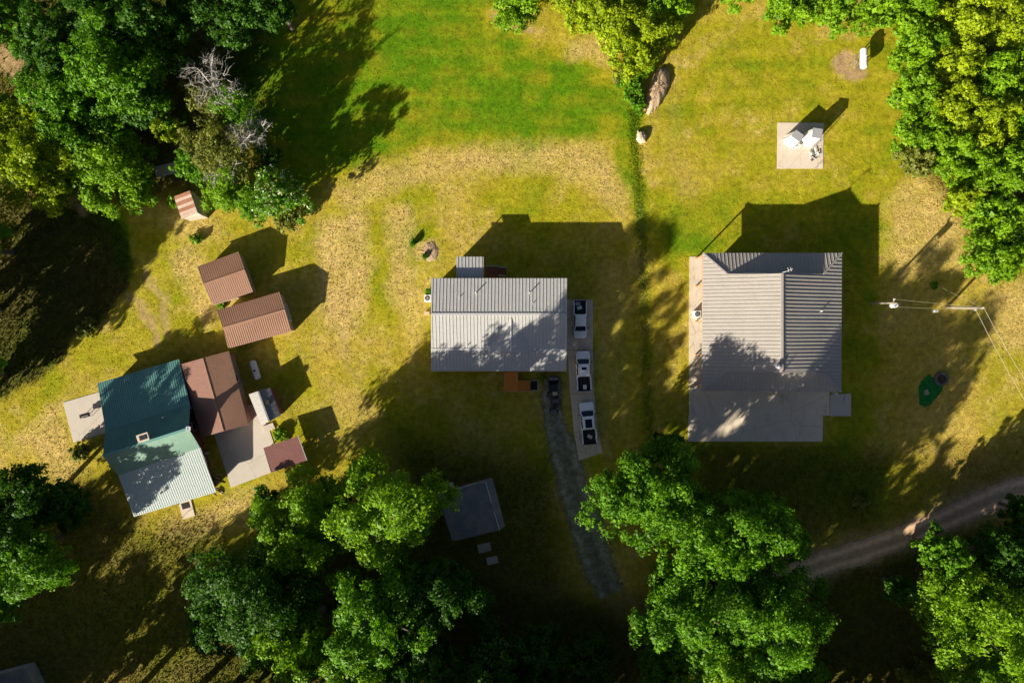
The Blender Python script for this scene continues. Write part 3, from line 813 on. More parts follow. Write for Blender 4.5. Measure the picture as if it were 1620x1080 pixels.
def deck(name, label, quad, z, mat, railmat, steps, rail_edges, parent_group=None):
    """timber deck: quad in ground pixels; steps = (quad, n, direction)"""
    pts = [P(*q, z) for q in quad]; c = sum(pts, Vector()) / 4
    t = thing(name, label, 'deck', (c.x, c.y, 0))
    a, b, cc, d = pts
    n = max(3, int((d - a).length / 0.145))
    for k in range(n):
        u0 = (k + 0.04) / n; u1 = (k + 0.96) / n
        MB().slab([lerp(a, d, u0), lerp(b, cc, u0), lerp(b, cc, u1), lerp(a, d, u1)], 0.04).build('board', mat, t)
    for p in pts:
        q = p + (c - p).normalized() * 0.12
        MB().box(q.x - .06, q.x + .06, q.y - .06, q.y + .06, 0, z - .045).build('leg', railmat, t)
    for e in rail_edges:
        p, q = [P(*r, z) for r in e]
        MB().bar(p + Vector((0, 0, .95)), q + Vector((0, 0, .95)), .10, .05).build('handrail', railmat, t)
        m = max(2, int((q - p).length / 1.1) + 1)
        for k in range(m):
            s = lerp(p, q, k / (m - 1)); MB().box(s.x - .045, s.x + .045, s.y - .045, s.y + .045, z - .02, z + .925).build('rail_post', railmat, t)
        m = int((q - p).length / 0.3)
        for k in range(1, m):
            s = lerp(p, q, k / m); MB().box(s.x - .018, s.x + .018, s.y - .018, s.y + .018, z + .06, z + .925).build('baluster', railmat, t)
    a, b, cc, d, m = steps                 # near-left, far-left at the top; far-right, near-right at the bottom
    a, b, cc, d = [P(*q) for q in (a, b, cc, d)]
    for k in range(m):
        u0 = k / m; u1 = (k + .92) / m; zz = z * (1 - (k + 1) / (m + 1))
        MB().slab([p + Vector((0, 0, zz)) for p in (lerp(a, d, u0), lerp(b, cc, u0), lerp(b, cc, u1), lerp(a, d, u1))], 0.045).build('step', mat, t)
    for p, q in ((a, d), (b, cc)):
        MB().bar(p + Vector((0, 0, z - .15)), q + Vector((0, 0, 0.12)), .05, .22).build('stringer', railmat, t)
        MB().bar(p + Vector((0, 0, z + .9)), q + Vector((0, 0, 0.9)), .08, .05).build('handrail', railmat, t)
        MB().box(q.x - .045, q.x + .045, q.y - .045, q.y + .045, 0, .9).build('rail_post', railmat, t)
    return t
deck('front_deck', 'orange stained wooden deck and steps below the grey house', [(797.5, 588), (819, 588), (819, 618), (797.5, 618)], 1.05, M_DECK, M_DECKP,
     ((819.5, 601.5), (819.5, 617.5), (838, 617.5), (838, 601.5), 6), [((797.5, 588), (797.5, 618)), ((797.5, 618), (819, 618)), ((819, 588), (819, 601))])
deck('back_deck', 'dark brown shaded wooden landing with steps behind the grey house', [(768, 422), (788, 422), (788, 438), (768, 438)], 1.05, M_DECKB, M_WOODG,
     ((788.5, 424), (788.5, 437), (801, 437), (801, 424), 5), [((768, 421.5), (788, 421.5))])
# white frame at the foot of the front steps
q = P(845, 609.5); t = thing('landing_surround', 'pale timber frame around the dark landing at the foot of the orange steps', 'frame', (q.x, q.y, 0))
MB().prism([P(*p).xy for p in ((839.5, 602.5), (850, 602.5), (850, 616.5), (839.5, 616.5))], 0, .05).build('landing', M_RUBBER, t)
for a, b in (((839, 601.5), (852, 601.5)), ((839, 617.5), (852, 617.5)), ((851.5, 602), (851.5, 617))):
    MB().bar(P(*a, .07), P(*b, .07), .13, .14).build('edging', M_WOODG, t)

def ac_unit(px, py, label, rz=0, size=0.85):
    p = P(px, py); t = thing('air_conditioner', label, 'air conditioner', (p.x, p.y, 0), rz, 'air conditioning units')
    s = size / 2
    MB().box(-s - .1, s + .1, -s - .1, s + .1, 0, .08).build('pad', M_CONC, t, False)
    MB().box(-s, s, -s, s, .08, .85).build('casing', M_TRIM, t, False)
    MB().tube([(0, 0, .852), (0, 0, .87)], s * .82, 20).build('fan_grille', M_BLACK, t, False)
    MB().tube([(0, 0, .872), (0, 0, .90)], s * .22, 12).build('fan_hub', M_STEEL, t, False)
    for k in range(5):
        a = k * math.tau / 5
        MB().bar((math.cos(a) * s * .22, math.sin(a) * s * .22, .875), (math.cos(a) * s * .75, math.sin(a) * s * .75, .875), .09, .01).build('fan_blade', M_STEEL, t, False)
ac_unit(677.5, 472, 'white air conditioner unit at the left end of the grey house')
ac_unit(1101, 497, 'white air conditioner unit on the porch strip of the square house')
q = P(676, 496); t = thing('meter_box', 'small pale utility box below the air conditioner at the grey house end', 'utility box', (q.x, q.y, 0))
MB().box(-.3, .3, -.2, .2, 0, .55).build('box', M_CONC2, t, False); MB().box(-.33, .33, -.23, .23, .552, .6).build('lid', M_CARD, t, False)

# ------------------------------------------------------------------ square house on the right
c0 = P(1215, 510)
H = thing('square_house', 'large square house with taupe metal hip roof beside the concrete apron', 'house', (c0.x, c0.y, 0))
ze, zr = 3.9, 6.6
TL = P(1112, 400, ze); TR = P(1332, 400, ze); BL = P(1110, 618, ze); BR = P(1331, 620, ze)
RT = P(1237, 432, zr); RB = P(1237, 589, zr)
pL = (TL, BL, RT); pR = (TR, BR, RT)
hTL = on_plane(1150, 433, pL); hBL = on_plane(1149, 588, pL); hTR = on_plane(1303, 433, pR); hBR = on_plane(1302, 589, pR)
RBl = on_plane(1237, 589, pL)
roof_plane(H, [TL, hTL, RT, RBl, hBL, BL], XV, R_TAUPE, spacing=0.47, rw=.06, rh=.05)
roof_plane(H, [TR, BR, hBR, RBl + Vector((.01, 0, 0)), RT + Vector((.01, 0, 0)), hTR], XV, R_TAUPE, spacing=0.47, rw=.06, rh=.05)
dz = Vector((0, 0, -.04))
roof_plane(H, [TL + dz, TR + dz, hTR + dz, hTL + dz], YV, R_TAUPE, 'hip_roof', spacing=0.47)
roof_plane(H, [BL + dz, hBL + dz, hBR + dz, BR + dz], YV, R_TAUPE, 'hip_roof', spacing=0.47)
MB().bar(RT + Vector((0, 0, .03)), RBl + Vector((0, 0, .03)), 0.34, 0.08).build('ridge_cap', R_TAUPE, H)
for a, b in ((TL, hTL), (TR, hTR), (BL, hBL), (BR, hBR)):
    MB().bar(a + Vector((0, 0, .04)), b + Vector((0, 0, .04)), 0.22, 0.06).build('hip_cap', R_TAUPE, H)
for a, b, c, s in ((hTL, hTR, RT, -1), (hBL, hBR, RBl, 1)):
    o = Vector((0, 0.12 * s, -.11))
    MB().add([a + o, b + o, c + o], [(0, 1, 2)]).build('gable_end', M_SIDING, H)
x0 = P(1135, 410, 0).x; x1 = P(1324, 410, ze).x; y1 = P(1300, 405, ze).y; y0 = P(1300, 613, ze).y
MB().box(x0, x1, y0, y1, 0, ze - .15).build('wall', M_SIDING, H)
MB().box(x0 - .03, x1 + .03, y0 - .03, y1 + .03, 0, .18).build('foundation', M_FOUND, H)
for yy in (404, 450, 508, 562, 612):
    q = P(1113, yy, ze); MB().box(q.x - .08, q.x + .08, q.y - .08, q.y + .08, .06, ze - .13).build('porch_post', M_DECKP, H)
MB().box(P(1111.5, 0, ze).x, P(1114, 0, ze).x, y0, y1, ze - .32, ze - .14).build('porch_beam', M_DECKP, H)
for t in (0.2, 0.45, 0.85): wall_opening(H, (x0, y0), (x0, y1), t, 1.0, 1.1, 1.3, out=(-1, 0))
wall_opening(H, (x0, y0), (x0, y1), 0.65, 0.2, 1.0, 2.1, 'door', out=(-1, 0))
for t in (0.2, 0.5, 0.8): wall_opening(H, (x1, y0), (x1, y1), t, 1.0, 1.1, 1.3, out=(1, 0))
for t in (0.2, 0.8): wall_opening(H, (x0, y1), (x1, y1), t, 1.0, 1.2, 1.3, out=(0, 1))
for t in (0.25, 0.62): wall_opening(H, (x0, y0), (x1, y0), t, 0.2, 2.7, 2.2, 'door', out=(0, -1))
q = on_plane(1228.5, 579, pL)
v = MB().tube([q - Vector((0, 0, .1)), q + Vector((0, 0, .55))], .2, 12).build('roof_vent', M_TANK, H)
MB().tube([q + Vector((0, 0, .55)), q + Vector((0, 0, .7))], [.36, .12], 12).build('vent_cap', M_TANK, v)
q = on_plane(1299, 492, pR); MB().tube([q - Vector((0, 0, .05)), q + Vector((0, 0, .35))], .10, 8).build('vent_pipe', M_TANK, H)
a = RT + Vector((0.1, .1, 0)); mb = MB().tube([a - Vector((0, 0, .1)), a + Vector((.0, 0, 1.2))], .03, 6)
mb.bar(a + Vector((-.1, -.05, 1.1)), a + Vector((.75, .3, 1.25)), .05); mb.bar(a + Vector((.6, .0, 1.2)), a + Vector((.5, .5, 1.2)), .04); mb.bar(a + Vector((.3, -.1, 1.2)), a + Vector((.15, .45, 1.2)), .04)
mb.build('antenna', M_TANK, H)
q = P(1316, 621.5); t = thing('meter_post', 'small white post at the corner of the square house', 'post', (q.x, q.y, 0.0))
MB().box(-.06, .06, -.06, .06, .0, 1.1).build('post', M_TANK, t, False); MB().box(-.16, .16, -.12, .12, 1.102, 1.45).build('box', M_TANK, t, False)

# ------------------------------------------------------------------ green house on the left
c0 = P(245, 690)
H = thing('green_roof_house', 'green metal-roofed house with pale lower porch roof between two concrete patios', 'house', (c0.x, c0.y, 0))
nl, nr = P(154, 606, 2.1), P(283, 568, 2.1)
fnl = P(167, 680, 3.15); rl, rr = P(162.5, 721, 5.3), P(298, 677.5, 5.3)
fsl = P(187, 752, 3.2); sl, sr = P(212, 817, 2.3), P(342, 778, 2.3)
fnr = on_plane(300.7, 640.7, (nl, nr, fnl)); fnl2 = fnl
fsr = on_plane(317, 708, (sl, sr, fsl))
dn = fnl - nl
roof_plane(H, [nl, nr, fnr, fnl], (nr - nl).cross(Vector((0, 0, 1))), R_TEAL, 'porch_roof', spacing=0.30, rh=.03)
roof_plane(H, [fnl + Vector((0, 0, .02)), fnr + Vector((0, 0, .02)), rr, rl], (rr - rl).cross(Vector((0, 0, 1))), R_TEAL, spacing=0.30, rh=.03)
roof_plane(H, [rl - Vector((0, .01, 0)), rr - Vector((0, .01, 0)), fsr + Vector((0, 0, .02)), fsl + Vector((0, 0, .02))], (rr - rl).cross(Vector((0, 0, 1))), R_MINTD, spacing=0.30, rh=.03)
roof_plane(H, [fsl, fsr, sr, sl], (sr - sl).cross(Vector((0, 0, 1))), R_MINT, 'porch_roof', spacing=0.30, rh=.03)
MB().bar(rl + Vector((0, 0, .02)), rr + Vector((0, 0, .02)), .3, .06).build('ridge_cap', R_TEAL, H)
w, wl, wr = gable_body(H, [nl, fnl, rl, fsl, sl], [nr, fnr, rr, fsr, sr], M_SIDRED, end=.9, side=.5)
od = (wr[0] - wl[0]).xy
for t in (0.2, 0.5, 0.78): wall_opening(H, wr[0].xy, wr[-1].xy, t, .9, 1.0, .9, out=od)
for t in (0.25, 0.7): wall_opening(H, wl[0].xy, wl[-1].xy, t, .9, 1.0, .9, out=-od)
wall_opening(H, wl[-1].xy, wr[-1].xy, .66, .12, .95, 1.9, 'door', out=(0, -1))
for t in (0.2, 0.45): wall_opening(H, wl[-1].xy, wr[-1].xy, t, .9, .9, .9, out=(0, -1))
pS = (rl, rr, fsl); pN = (rl, rr, fnl)
q = on_plane(230, 691, pN)
Rz = Matrix.Translation(q) @ Matrix.Rotation(math.atan2(rr.y - rl.y, rr.x - rl.x), 4, 'Z')
ch = MB().box(-.65, .65, -.42, .42, -.6, .55, Rz).build('chimney', M_SIDGREY, H)
MB().box(-.75, .75, -.52, .52, .552, .64, Rz).build('chimney_rim', M_CONC, ch); MB().box(-.42, .0, -.28, .28, .642, .70, Rz).build('flue', M_BLACK, ch); MB().box(.12, .5, -.28, .28, .642, .70, Rz).build('flue', M_BLACK, ch)
q = on_plane(260.5, 659.5, (nl, nr, fnl)); MB().tube([q - Vector((0, 0, .05)), q + Vector((0, 0, .6))], .13, 10).build('vent_pipe', M_TANK, H)
MB().bar(rr + Vector((-.3, 0, -.05)), rr + Vector((.25, -.02, -.1)), .5, .22).build('gable_lamp', M_TANK, H)
MB().bar(rl + Vector((-.1, 0, -.1)), rl + Vector((-.6, -.1, -.4)), .06).build('bracket', M_TANK, H)
MB().bar(fnr + Vector((-.2, -.3, .03)), fnr + Vector((.3, -.35, .03)), .06).build('bracket', M_TANK, H)

# brown addition
c0 = P(340, 625); H = thing('brown_garage', 'brown metal-roofed garage attached to the right side of the green house', 'garage', (c0.x, c0.y, 0))
gl, gr, gbr, gbl = P(287, 576, 2.5), P(362, 555, 2.4), P(393, 671, 2.4), P(318, 692, 2.5)
r0, r1 = P(320, 566.5, 3.15), P(353, 682, 3.15)
r0.z = r1.z = 3.15
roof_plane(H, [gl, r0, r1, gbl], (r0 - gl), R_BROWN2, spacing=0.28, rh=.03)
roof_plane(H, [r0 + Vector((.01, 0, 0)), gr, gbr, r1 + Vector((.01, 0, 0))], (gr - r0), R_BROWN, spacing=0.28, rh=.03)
MB().bar(r0, r1, .22, .07).build('ridge_cap', R_BROWN, H)
w, wl, wr = gable_body(H, [gl, r0, gr], [gbl, r1, gbr], M_SIDTAN, end=.35, side=.35)
wall_opening(H, wr[0].xy, wr[-1].xy, .5, .08, 3.0, 2.05, 'door', out=(0, -1))
wall_opening(H, wl[-1].xy, wr[-1].xy, .35, 1.0, .9, .9, out=(1, 0))

def gable_shed(name, label, corners, ridge, ze, zr, mat, wmat, mat2=None, spacing=0.28, cat='shed', group=None, drop=.12):
    """corners a b c d round the roof; ridge r0 between a and d, r1 between b and c"""
    a, b, c, d = [P(*q, ze) for q in corners]; r0, r1 = [P(*q, zr) for q in ridge]
    m = (a + b + c + d) / 4
    t = thing(name, label, cat, (m.x, m.y, 0), 0, group)
    roof_plane(t, [a, b, r1, r0], r1 - b, mat, spacing=spacing, rh=.03, t=.06)
    e = (c - b).normalized() * .008
    roof_plane(t, [r0 + e, r1 + e, c, d], c - r1, mat2 or mat, spacing=spacing, rh=.03, t=.06)
    MB().bar(r0 + Vector((0, 0, .01)), r1 + Vector((0, 0, .01)), .2, .06).build('ridge_cap', mat, t)
    w, wl, wr = gable_body(t, [a, r0, d], [b, r1, c], wmat, drop, .22, .2)
    out = (wl[0] - wr[0]).xy
    return t, wl, wr, out
t, wl, wr, out = gable_shed('brown_shed', 'smaller upper brown metal-roofed shed above the longer brown shed', [(312, 421.5), (377, 398), (400, 461.5), (337, 483)], [(321.7, 449.5), (387, 427)], 2.0, 2.7, R_BROWN, M_SIDTAN, group='brown metal sheds')
wall_opening(t, wl[0].xy, wl[-1].xy, .5, .05, 2.0, 1.75, 'door', out=out)
t, wl, wr, out = gable_shed('brown_shed', 'longer lower brown metal-roofed shed touching the garage roof', [(342.5, 491), (441.7, 461.5), (461, 524), (361, 551)], [(352.5, 518.5), (451, 490)], 2.2, 2.8, R_BROWN, M_SIDTAN, group='brown metal sheds')
wall_opening(t, wr[0].xy, wr[-1].xy, .5, .05, 2.2, 1.85, 'door', out=-out)
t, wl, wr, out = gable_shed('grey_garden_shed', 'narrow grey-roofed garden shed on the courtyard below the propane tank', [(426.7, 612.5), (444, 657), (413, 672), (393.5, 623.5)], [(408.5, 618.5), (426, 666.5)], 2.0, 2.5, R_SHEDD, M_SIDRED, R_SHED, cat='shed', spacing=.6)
wall_opening(t, wr[0].xy, wr[-1].xy, .5, .06, .9, 1.75, 'door', out=-out)
q = P(423.5, 636, 2.45); MB().box(q.x - .25, q.x + .25, q.y - .3, q.y + .3, 2.1, 2.5).build('roof_vent', M_BLACK, t)
slab_set('shed_step', M_CONC2, [[(416, 674), (432, 668), (436, 677), (419, 684)]], top=.2)

# maroon lean-to carport
pts = [P(417, 708, 2.2), P(471, 690, 2.1), P(485, 728, 2.1), P(430.5, 747, 2.2)]
pts[3] = on_plane(430.5, 747, pts[:3]); c0 = sum(pts, Vector()) / 4
H = thing('maroon_carport', 'small maroon flat-roofed carport beside the courtyard, partly under a tree', 'carport', (c0.x, c0.y, 0))
roof_plane(H, pts, pts[1] - pts[0], R_MAROON, spacing=.28, rh=.03, t=.08)
for p in pts:
    q = p + (c0 - p).normalized() * .25; MB().box(q.x - .05, q.x + .05, q.y - .05, q.y + .05, 0, 2.0).build('post', M_STEEL, H)
MB().bar(pts[1] + Vector((.06, 0, 0)), pts[2] + Vector((.06, 0, 0)), .1, .1).build('gutter', M_SIDGREY, H)

# rusty tin shed: every roof sheet its own part
a, b = P(275, 311, 2.0), P(300, 301.5, 2.5); c, d = P(313, 337.5, 2.5), P(287.5, 347, 2.0)
e0, e1 = P(308.5, 305.5, 2.0), P(321.5, 342, 2.0)
m = (a + b + c + d) / 4
H = thing('rusty_tin_shed', 'small rusty tin shed half buried in vines above the brown sheds', 'shed', (m.x, m.y, 0))
n = 7
for k in range(n):
    u0, u1 = k / n, (k + 1) / n - .012
    q = [lerp(a, d, u0), lerp(b, c, u0), lerp(b, c, u1), lerp(a, d, u1)]
    dzv = Vector((0, 0, .012 * (k % 2)))
    o = MB().slab([p + dzv for p in q], .03).build('roof_sheet', R_GALV if k in (1, 3, 5, 6) and k != 6 else R_RUST, H)
    if k == 6: o.data.materials.clear(); o.data.materials.append(R_GALV)
    mb = MB(); ribs_on(mb, [p + dzv for p in q], b - a, .17, .05, .025); s_ = mb.build('seams', R_GALV if k in (1, 3, 5, 6) else R_RUST, o); s_['kind'] = 'stuff'
for k in range(4):
    u0, u1 = k / 4, (k + 1) / 4 - .012
    MB().slab([lerp(b, c, u0) + Vector((.02, 0, 0)), lerp(e0, e1, u0), lerp(e0, e1, u1), lerp(b, c, u1) + Vector((.02, 0, 0))], .03).build('roof_sheet', R_GALVC, H)
gable_body(H, [a, b, e0], [d, c, e1], M_WOODG, .08, .15, .15)

# collapsed plank hut at the wood's edge
p = P(267, 271); H = thing('plank_platform', 'weathered pale plank platform at the edge of the upper left wood', 'platform', (p.x, p.y, 0), math.radians(14))
for k in range(6):
    MB().box(-1.45, 1.35 + random.uniform(-.2, .2), -.75 + k * .25, -.52 + k * .25, .78, .82 + random.uniform(0, .02)).build('plank', M_WOODG, H, False)
for x in (-1.2, 1.1):
    MB().box(x - .06, x + .06, -.7, .7, .66, .778).build('bearer', M_WOODG, H, False)
    for y in (-.6, .6): MB().box(x - .05, x + .05, y - .05, y + .05, 0, .658).build('leg', M_WOODG, H, False)

# dark cabin in the woods
c0 = P(740, 805); H = thing('dark_cabin', 'dark shingled cabin in deep shade among the lower trees', 'cabin', (c0.x, c0.y, 0))
q = [(692, 781.5), (768, 762), (790, 838), (716, 856)]
k0, k1, k2, k3 = [P(*x, 2.9) for x in q]
roof_plane(H, [k0, k1, k2, k3], k3 - k0, R_DARK, spacing=3.0, rh=.0, rw=.02)
s1 = P(779, 755.5, 2.45); s2 = P(799, 832, 2.45)
roof_plane(H, [k1 - Vector((0, 0, .06)), s1, s2, k2 - Vector((0, 0, .06))], s1 - k1, R_DARK, 'side_roof', spacing=1.2, rh=.02)
MB().bar(k0 + Vector((0, .06, .02)), k1 + Vector((0, .06, .02)), .16, .12).build('fascia', M_SIDGREY, H)
MB().bar(k1 + Vector((0.02, 0, .04)), lerp(k1, k2, .45) + Vector((0.02, 0, .04)), .09, .07).build('gutter', M_TRIM, H)
MB().bar(lerp(k1, k2, .62) + Vector((0.02, 0, .04)), k2 + Vector((0.02, 0, .04)), .09, .07).build('gutter', M_TRIM, H)
m = (k0 + s1 + s2 + k3) / 4
wp = [p + (m - p).normalized() * .55 for p in (k0, s1, s2, k3)]
MB().prism([p.xy for p in wp], 0, 2.34).build('wall', M_SIDTAN, H)
wall_opening(H, wp[3].xy, wp[2].xy, .65, .3, .95, 1.95, 'door', out=(0, -1)); wall_opening(H, wp[3].xy, wp[2].xy, .25, 1.0, 1.0, 1.0, out=(0, -1))
wall_opening(H, wp[0].xy, wp[1].xy, .6, 1.0, 1.0, 1.0, out=(0, 1))
p = P(711, 768); t = thing('white_cabinet', 'white metal utility cabinet behind the dark cabin', 'cabinet', (p.x, p.y, 0), math.radians(14))
MB().box(-.6, .6, -.4, .4, 0, 1.3).build('casing', M_TANK, t, False); MB().box(-.64, .64, -.44, .44, 1.302, 1.38).build('lid', M_TANK, t, False); MB().box(-.5, .5, -.42, -.402, .2, 1.1).build('door', M_TRIM, t, False)
for px, py, w, d, lb in ((766, 864, 1.7, .9, 'upper grey concrete step block below the dark cabin'), (778.5, 884, 1.5, .7, 'lower pale grey step block below the dark cabin')):
    p = P(px, py); t = thing('step_block', lb, 'step', (p.x, p.y, 0), math.radians(13), 'step blocks at the cabin')
    MB().box(-w / 2, w / 2, -d / 2, d / 2, 0, .22).build('tread', M_CONC2, t, False); MB().box(-w / 2, w / 2, -d / 2 - .28, -d / 2 - .004, 0, .11).build('tread', M_CONC2, t, False)

# roof corner at the bottom left
t, wl, wr, out = gable_shed('corner_shed', 'dark grey shed roof cut off by the bottom left corner', [(-75, 1085), (38, 1056), (75, 1130), (-40, 1160)], [(-58, 1122), (57, 1093)], 2.3, 2.8, R_DARK, M_SIDGREY, R_DARK, spacing=.6)

# ------------------------------------------------------------------ propane tanks
def tank(px, py, L, r, zc, rz, label, mast=False):
    p = P(px, py, zc); t = thing('propane_tank', label, 'propane tank', (p.x, p.y, 0), rz, 'white propane tanks')
    n = 14; prof = []
    for k in range(7): 
        a = math.pi / 2 * k / 6; prof.append((-L / 2 + r * .75 * (1 - math.sin(a)), r * max(math.cos(a), .02)))
    prof = [(-L / 2 + r * .75 * (1 - math.cos(k * math.pi / 12)) * 1.0, max(r * math.sin(k * math.pi / 12), .01)) for k in range(7)]
    prof += [(-q[0], q[1]) for q in reversed(prof)]
    MB().tube([(x, 0, zc) for x, _ in prof], [q for _, q in prof], 18).build('shell', M_TANK, t, False, smooth=50)
    d = MB().tube([(0.1, 0, zc + r - .03), (.1, 0, zc + r + .12)], .15, 12).build('valve_dome', M_BLACK if not mast else M_TANK, t, False)
    for x in (-L * .3, L * .3):
        MB().box(x - .06, x + .06, -r * .62, -r * .62 + .1, 0, zc - r * .6).box(x - .06, x + .06, r * .62 - .1, r * .62, 0, zc - r * .6).build('leg', M_BARK, t, False)
    return t
tank(404, 585, 2.7, .43, .62, math.radians(-72), 'white propane tank beside the brown garage, in shade')
tank(1366.5, 92.5, 2.85, .47, 1.45, math.radians(90), 'white propane tank raised on legs at the upper right wood edge', True)
for k, (x, y) in enumerate(((1346, 104), (1351, 107))):
    p = P(x, y); a = math.radians(50 + 10 * k)
    o = MB().tube([(p.x, p.y, .07), (p.x + .9 * math.cos(a), p.y + .9 * math.sin(a), .09)], .06, 7).build('stick', M_WOODG)
    tag(o, ['dark stick on bare soil, farther from the raised propane tank', 'dark stick on bare soil, nearer to the raised propane tank'][k], 'stick', 'sticks on the bare soil')

# ------------------------------------------------------------------ pickups
def loft(mb, rings):
    n = len(rings[0]); vs = [p for r in rings for p in r]; fs = []
    for i in range(len(rings) - 1):
        for k in range(n):
            fs.append((i * n + k, i * n + (k + 1) % n, (i + 1) * n + (k + 1) % n, (i + 1) * n + k))
    fs.append(tuple(range(n - 1, -1, -1))); fs.append(tuple((len(rings) - 1) * n + k for k in range(n)))
    mb.add(vs, fs); return mb

def pickup(px, py, rz, label, L=5.6, W=2.0, roofglass=None, bedmat=M_BLACK):
    p = P(px, py, .9); t = thing('pickup_truck', label, 'pickup truck', (p.x, p.y, 0.062), rz, 'white pickups on the drive')
    k = L / 5.6; h = W / 2
    def ring(y, w, zt, zb=.36):
        x = h * w
        return [(-x * .93, y, zb), (-x, y, zb + .2), (-x, y, zt - .16), (-x * .95, y, zt - .05), (-x * .82, y, zt), (0, y, zt + .02),
                (x * .82, y, zt), (x * .95, y, zt - .05), (x, y, zt - .16), (x, y, zb + .2), (x * .93, y, zb)]
    st = [(2.80, .74, .86), (2.76, .84, .98), (2.62, .92, 1.05), (2.35, .965, 1.09), (1.9, .985, 1.13), (1.5, .99, 1.17), (1.2, .99, 1.18), (0, 1, 1.18), (-.86, 1, 1.18)]
    body = loft(MB(), [ring(y * k, w, z) for y, w, z in reversed(st)]).build('body', M_WHITE, t, False, smooth=40)
    # bed: floor, two sides, tailgate
    y0, y1 = -2.78 * k, -.865 * k
    MB().box(-h * .93, h * .93, y0, y1, .36, .72).build('bed_floor', bedmat, t, False)
    for s in (-1, 1):
        xa, xb = sorted((s * h * .905, s * h))
        MB().box(xa, xb, y0 + .06, y1, .725, 1.16).build('bed_side', M_WHITE, t, False)
        xa, xb = sorted((s * h * .84, s * h * .90))
        MB().box(xa, xb, y0 + .08, y1 - .004, .726, 1.175).build('bed_rail', M_WHITE, t, False)
    g = MB().box(-h * .9, h * .9, y0 - .02, y0 + .055, .5, 1.15).build('tailgate', M_WHITE if bedmat is not M_BLACK else M_BLACK, t, False)
    MB().box(-.12, .12, y0 - .05, y0 - .022, .95, 1.02).build('handle', M_CHROME, g, False)
    MB().box(-h * .95, h * .95, y0 - .14, y0 - .024, .42, .6).build('rear_bumper', M_CHROME, t, False)
    # cab
    def cring(z, yf, yb, w, r=.16):
        pts = []
        for cx, cy, a0 in ((w - r, yf - r, 0), (-w + r, yf - r, 90), (-w + r, yb + r, 180), (w - r, yb + r, 270)):
            for a in (0, 30, 60, 90):
                an = math.radians(a0 + a); pts.append((cx + r * math.cos(an), cy + r * math.sin(an), z))
        return pts
    zt = 1.80
    cab = loft(MB(), [cring(1.15, 1.62 * k, -.84 * k, h * .93), cring(1.70, .98 * k, -.72 * k, h * .78), cring(1.77, .88 * k, -.66 * k, h * .74), cring(zt, .70 * k, -.5 * k, h * .6)]).build('cab', M_WHITE, t, False, smooth=40)
    def pane(name, q, off):
        q = [Vector(v) for v in q]; n = (q[1] - q[0]).cross(q[2] - q[0]).normalized()
        if n.dot(Vector(off)) < 0: n = -n
        vs = [v + n * .012 for v in q] + [v - n * .02 for v in q]
        MB().add(vs, [(0, 1, 2, 3), (7, 6, 5, 4), (0, 4, 5, 1), (1, 5, 6, 2), (2, 6, 7, 3), (3, 7, 4, 0)]).build(name, M_GLASS, t, False)
    def at(z, y0_, y1_, w0, w1): return z
    f = lambda z: (z - 1.15) / .55
    def yf(z): return lerp(1.62, .98, f(z)) * k
    def yb(z): return lerp(-.84, -.72, f(z)) * k
    def ww(z): return lerp(.93, .78, f(z)) * h
    za, zb = 1.19, 1.675
    pane('windshield', [(-ww(za) + .1, yf(za), za), (ww(za) - .1, yf(za), za), (ww(zb) - .09, yf(zb), zb), (-ww(zb) + .09, yf(zb), zb)], (0, 1, 1))
    pane('rear_window', [(-ww(za) + .16, yb(za), za + .08), (ww(za) - .16, yb(za), za + .08), (ww(zb) - .14, yb(zb), zb - .04), (-ww(zb) + .14, yb(zb), zb - .04)], (0, -1, .3))
    for s in (-1, 1):
        for a0, a1 in ((1.28, .48), (.40, -.55)):
            pane('side_window', [(s * ww(za), a0 * k, za + .03), (s * ww(za), a1 * k, za + .03), (s * ww(zb), (a1 + (.04 if a1 < 0 else 0)) * k, zb - .04), (s * ww(zb), (a0 - (.42 if a0 > 1 else 0)) * k, zb - .04)], (s, 0, .3))
        xa, xb = sorted((s * (h + .015), s * (h + .22)))
        MB().box(xa, xb, 1.16 * k, 1.30 * k, 1.10, 1.30).build('mirror', M_BLACK, t, False)
        xa, xb = sorted((s * h * .58, s * h * .90))
        MB().box(xa, xb, 2.64 * k, 2.79 * k, .80, .96).build('headlight', M_CHROME, t, False)
        xa, xb = sorted((s * h * .905, s * (h + .01)))
        MB().box(xa, xb, y0 - .01, y0 + .056, .75, 1.10).build('taillight', M_RED, t, False)
        for yy in (.30, -.62):
            xa, xb = sorted((s * h, s * (h + .03))); MB().box(xa, xb, yy * k, (yy + .16) * k, .98, 1.02).build('door_handle', M_CHROME, t, False)
        for yy in (1.82, -1.75):
            xa, xb = s * (h - .24), s * (h + .015)
            w = MB().tube([(xa, yy * k, .38), (xb, yy * k, .38)], .38, 18).build('wheel', M_RUBBER, t, False, smooth=40)
            MB().tube([(xb - s * .05, yy * k, .38), (xb + s * .012, yy * k, .38)], .23, 14).build('rim', M_CHROME, w, False)
    MB().box(-h * .55, h * .55, 2.70 * k, 2.83 * k, .60, .84).build('grille', M_BLACK, t, False)
    MB().box(-h * .8, h * .8, 2.68 * k, 2.86 * k, .40, .58).build('front_bumper', M_CHROME, t, False)
    MB().box(-h * .74, h * .74, 1.60 * k, 1.70 * k, 1.168, 1.185).build('cowl', M_BLACK, t, False)
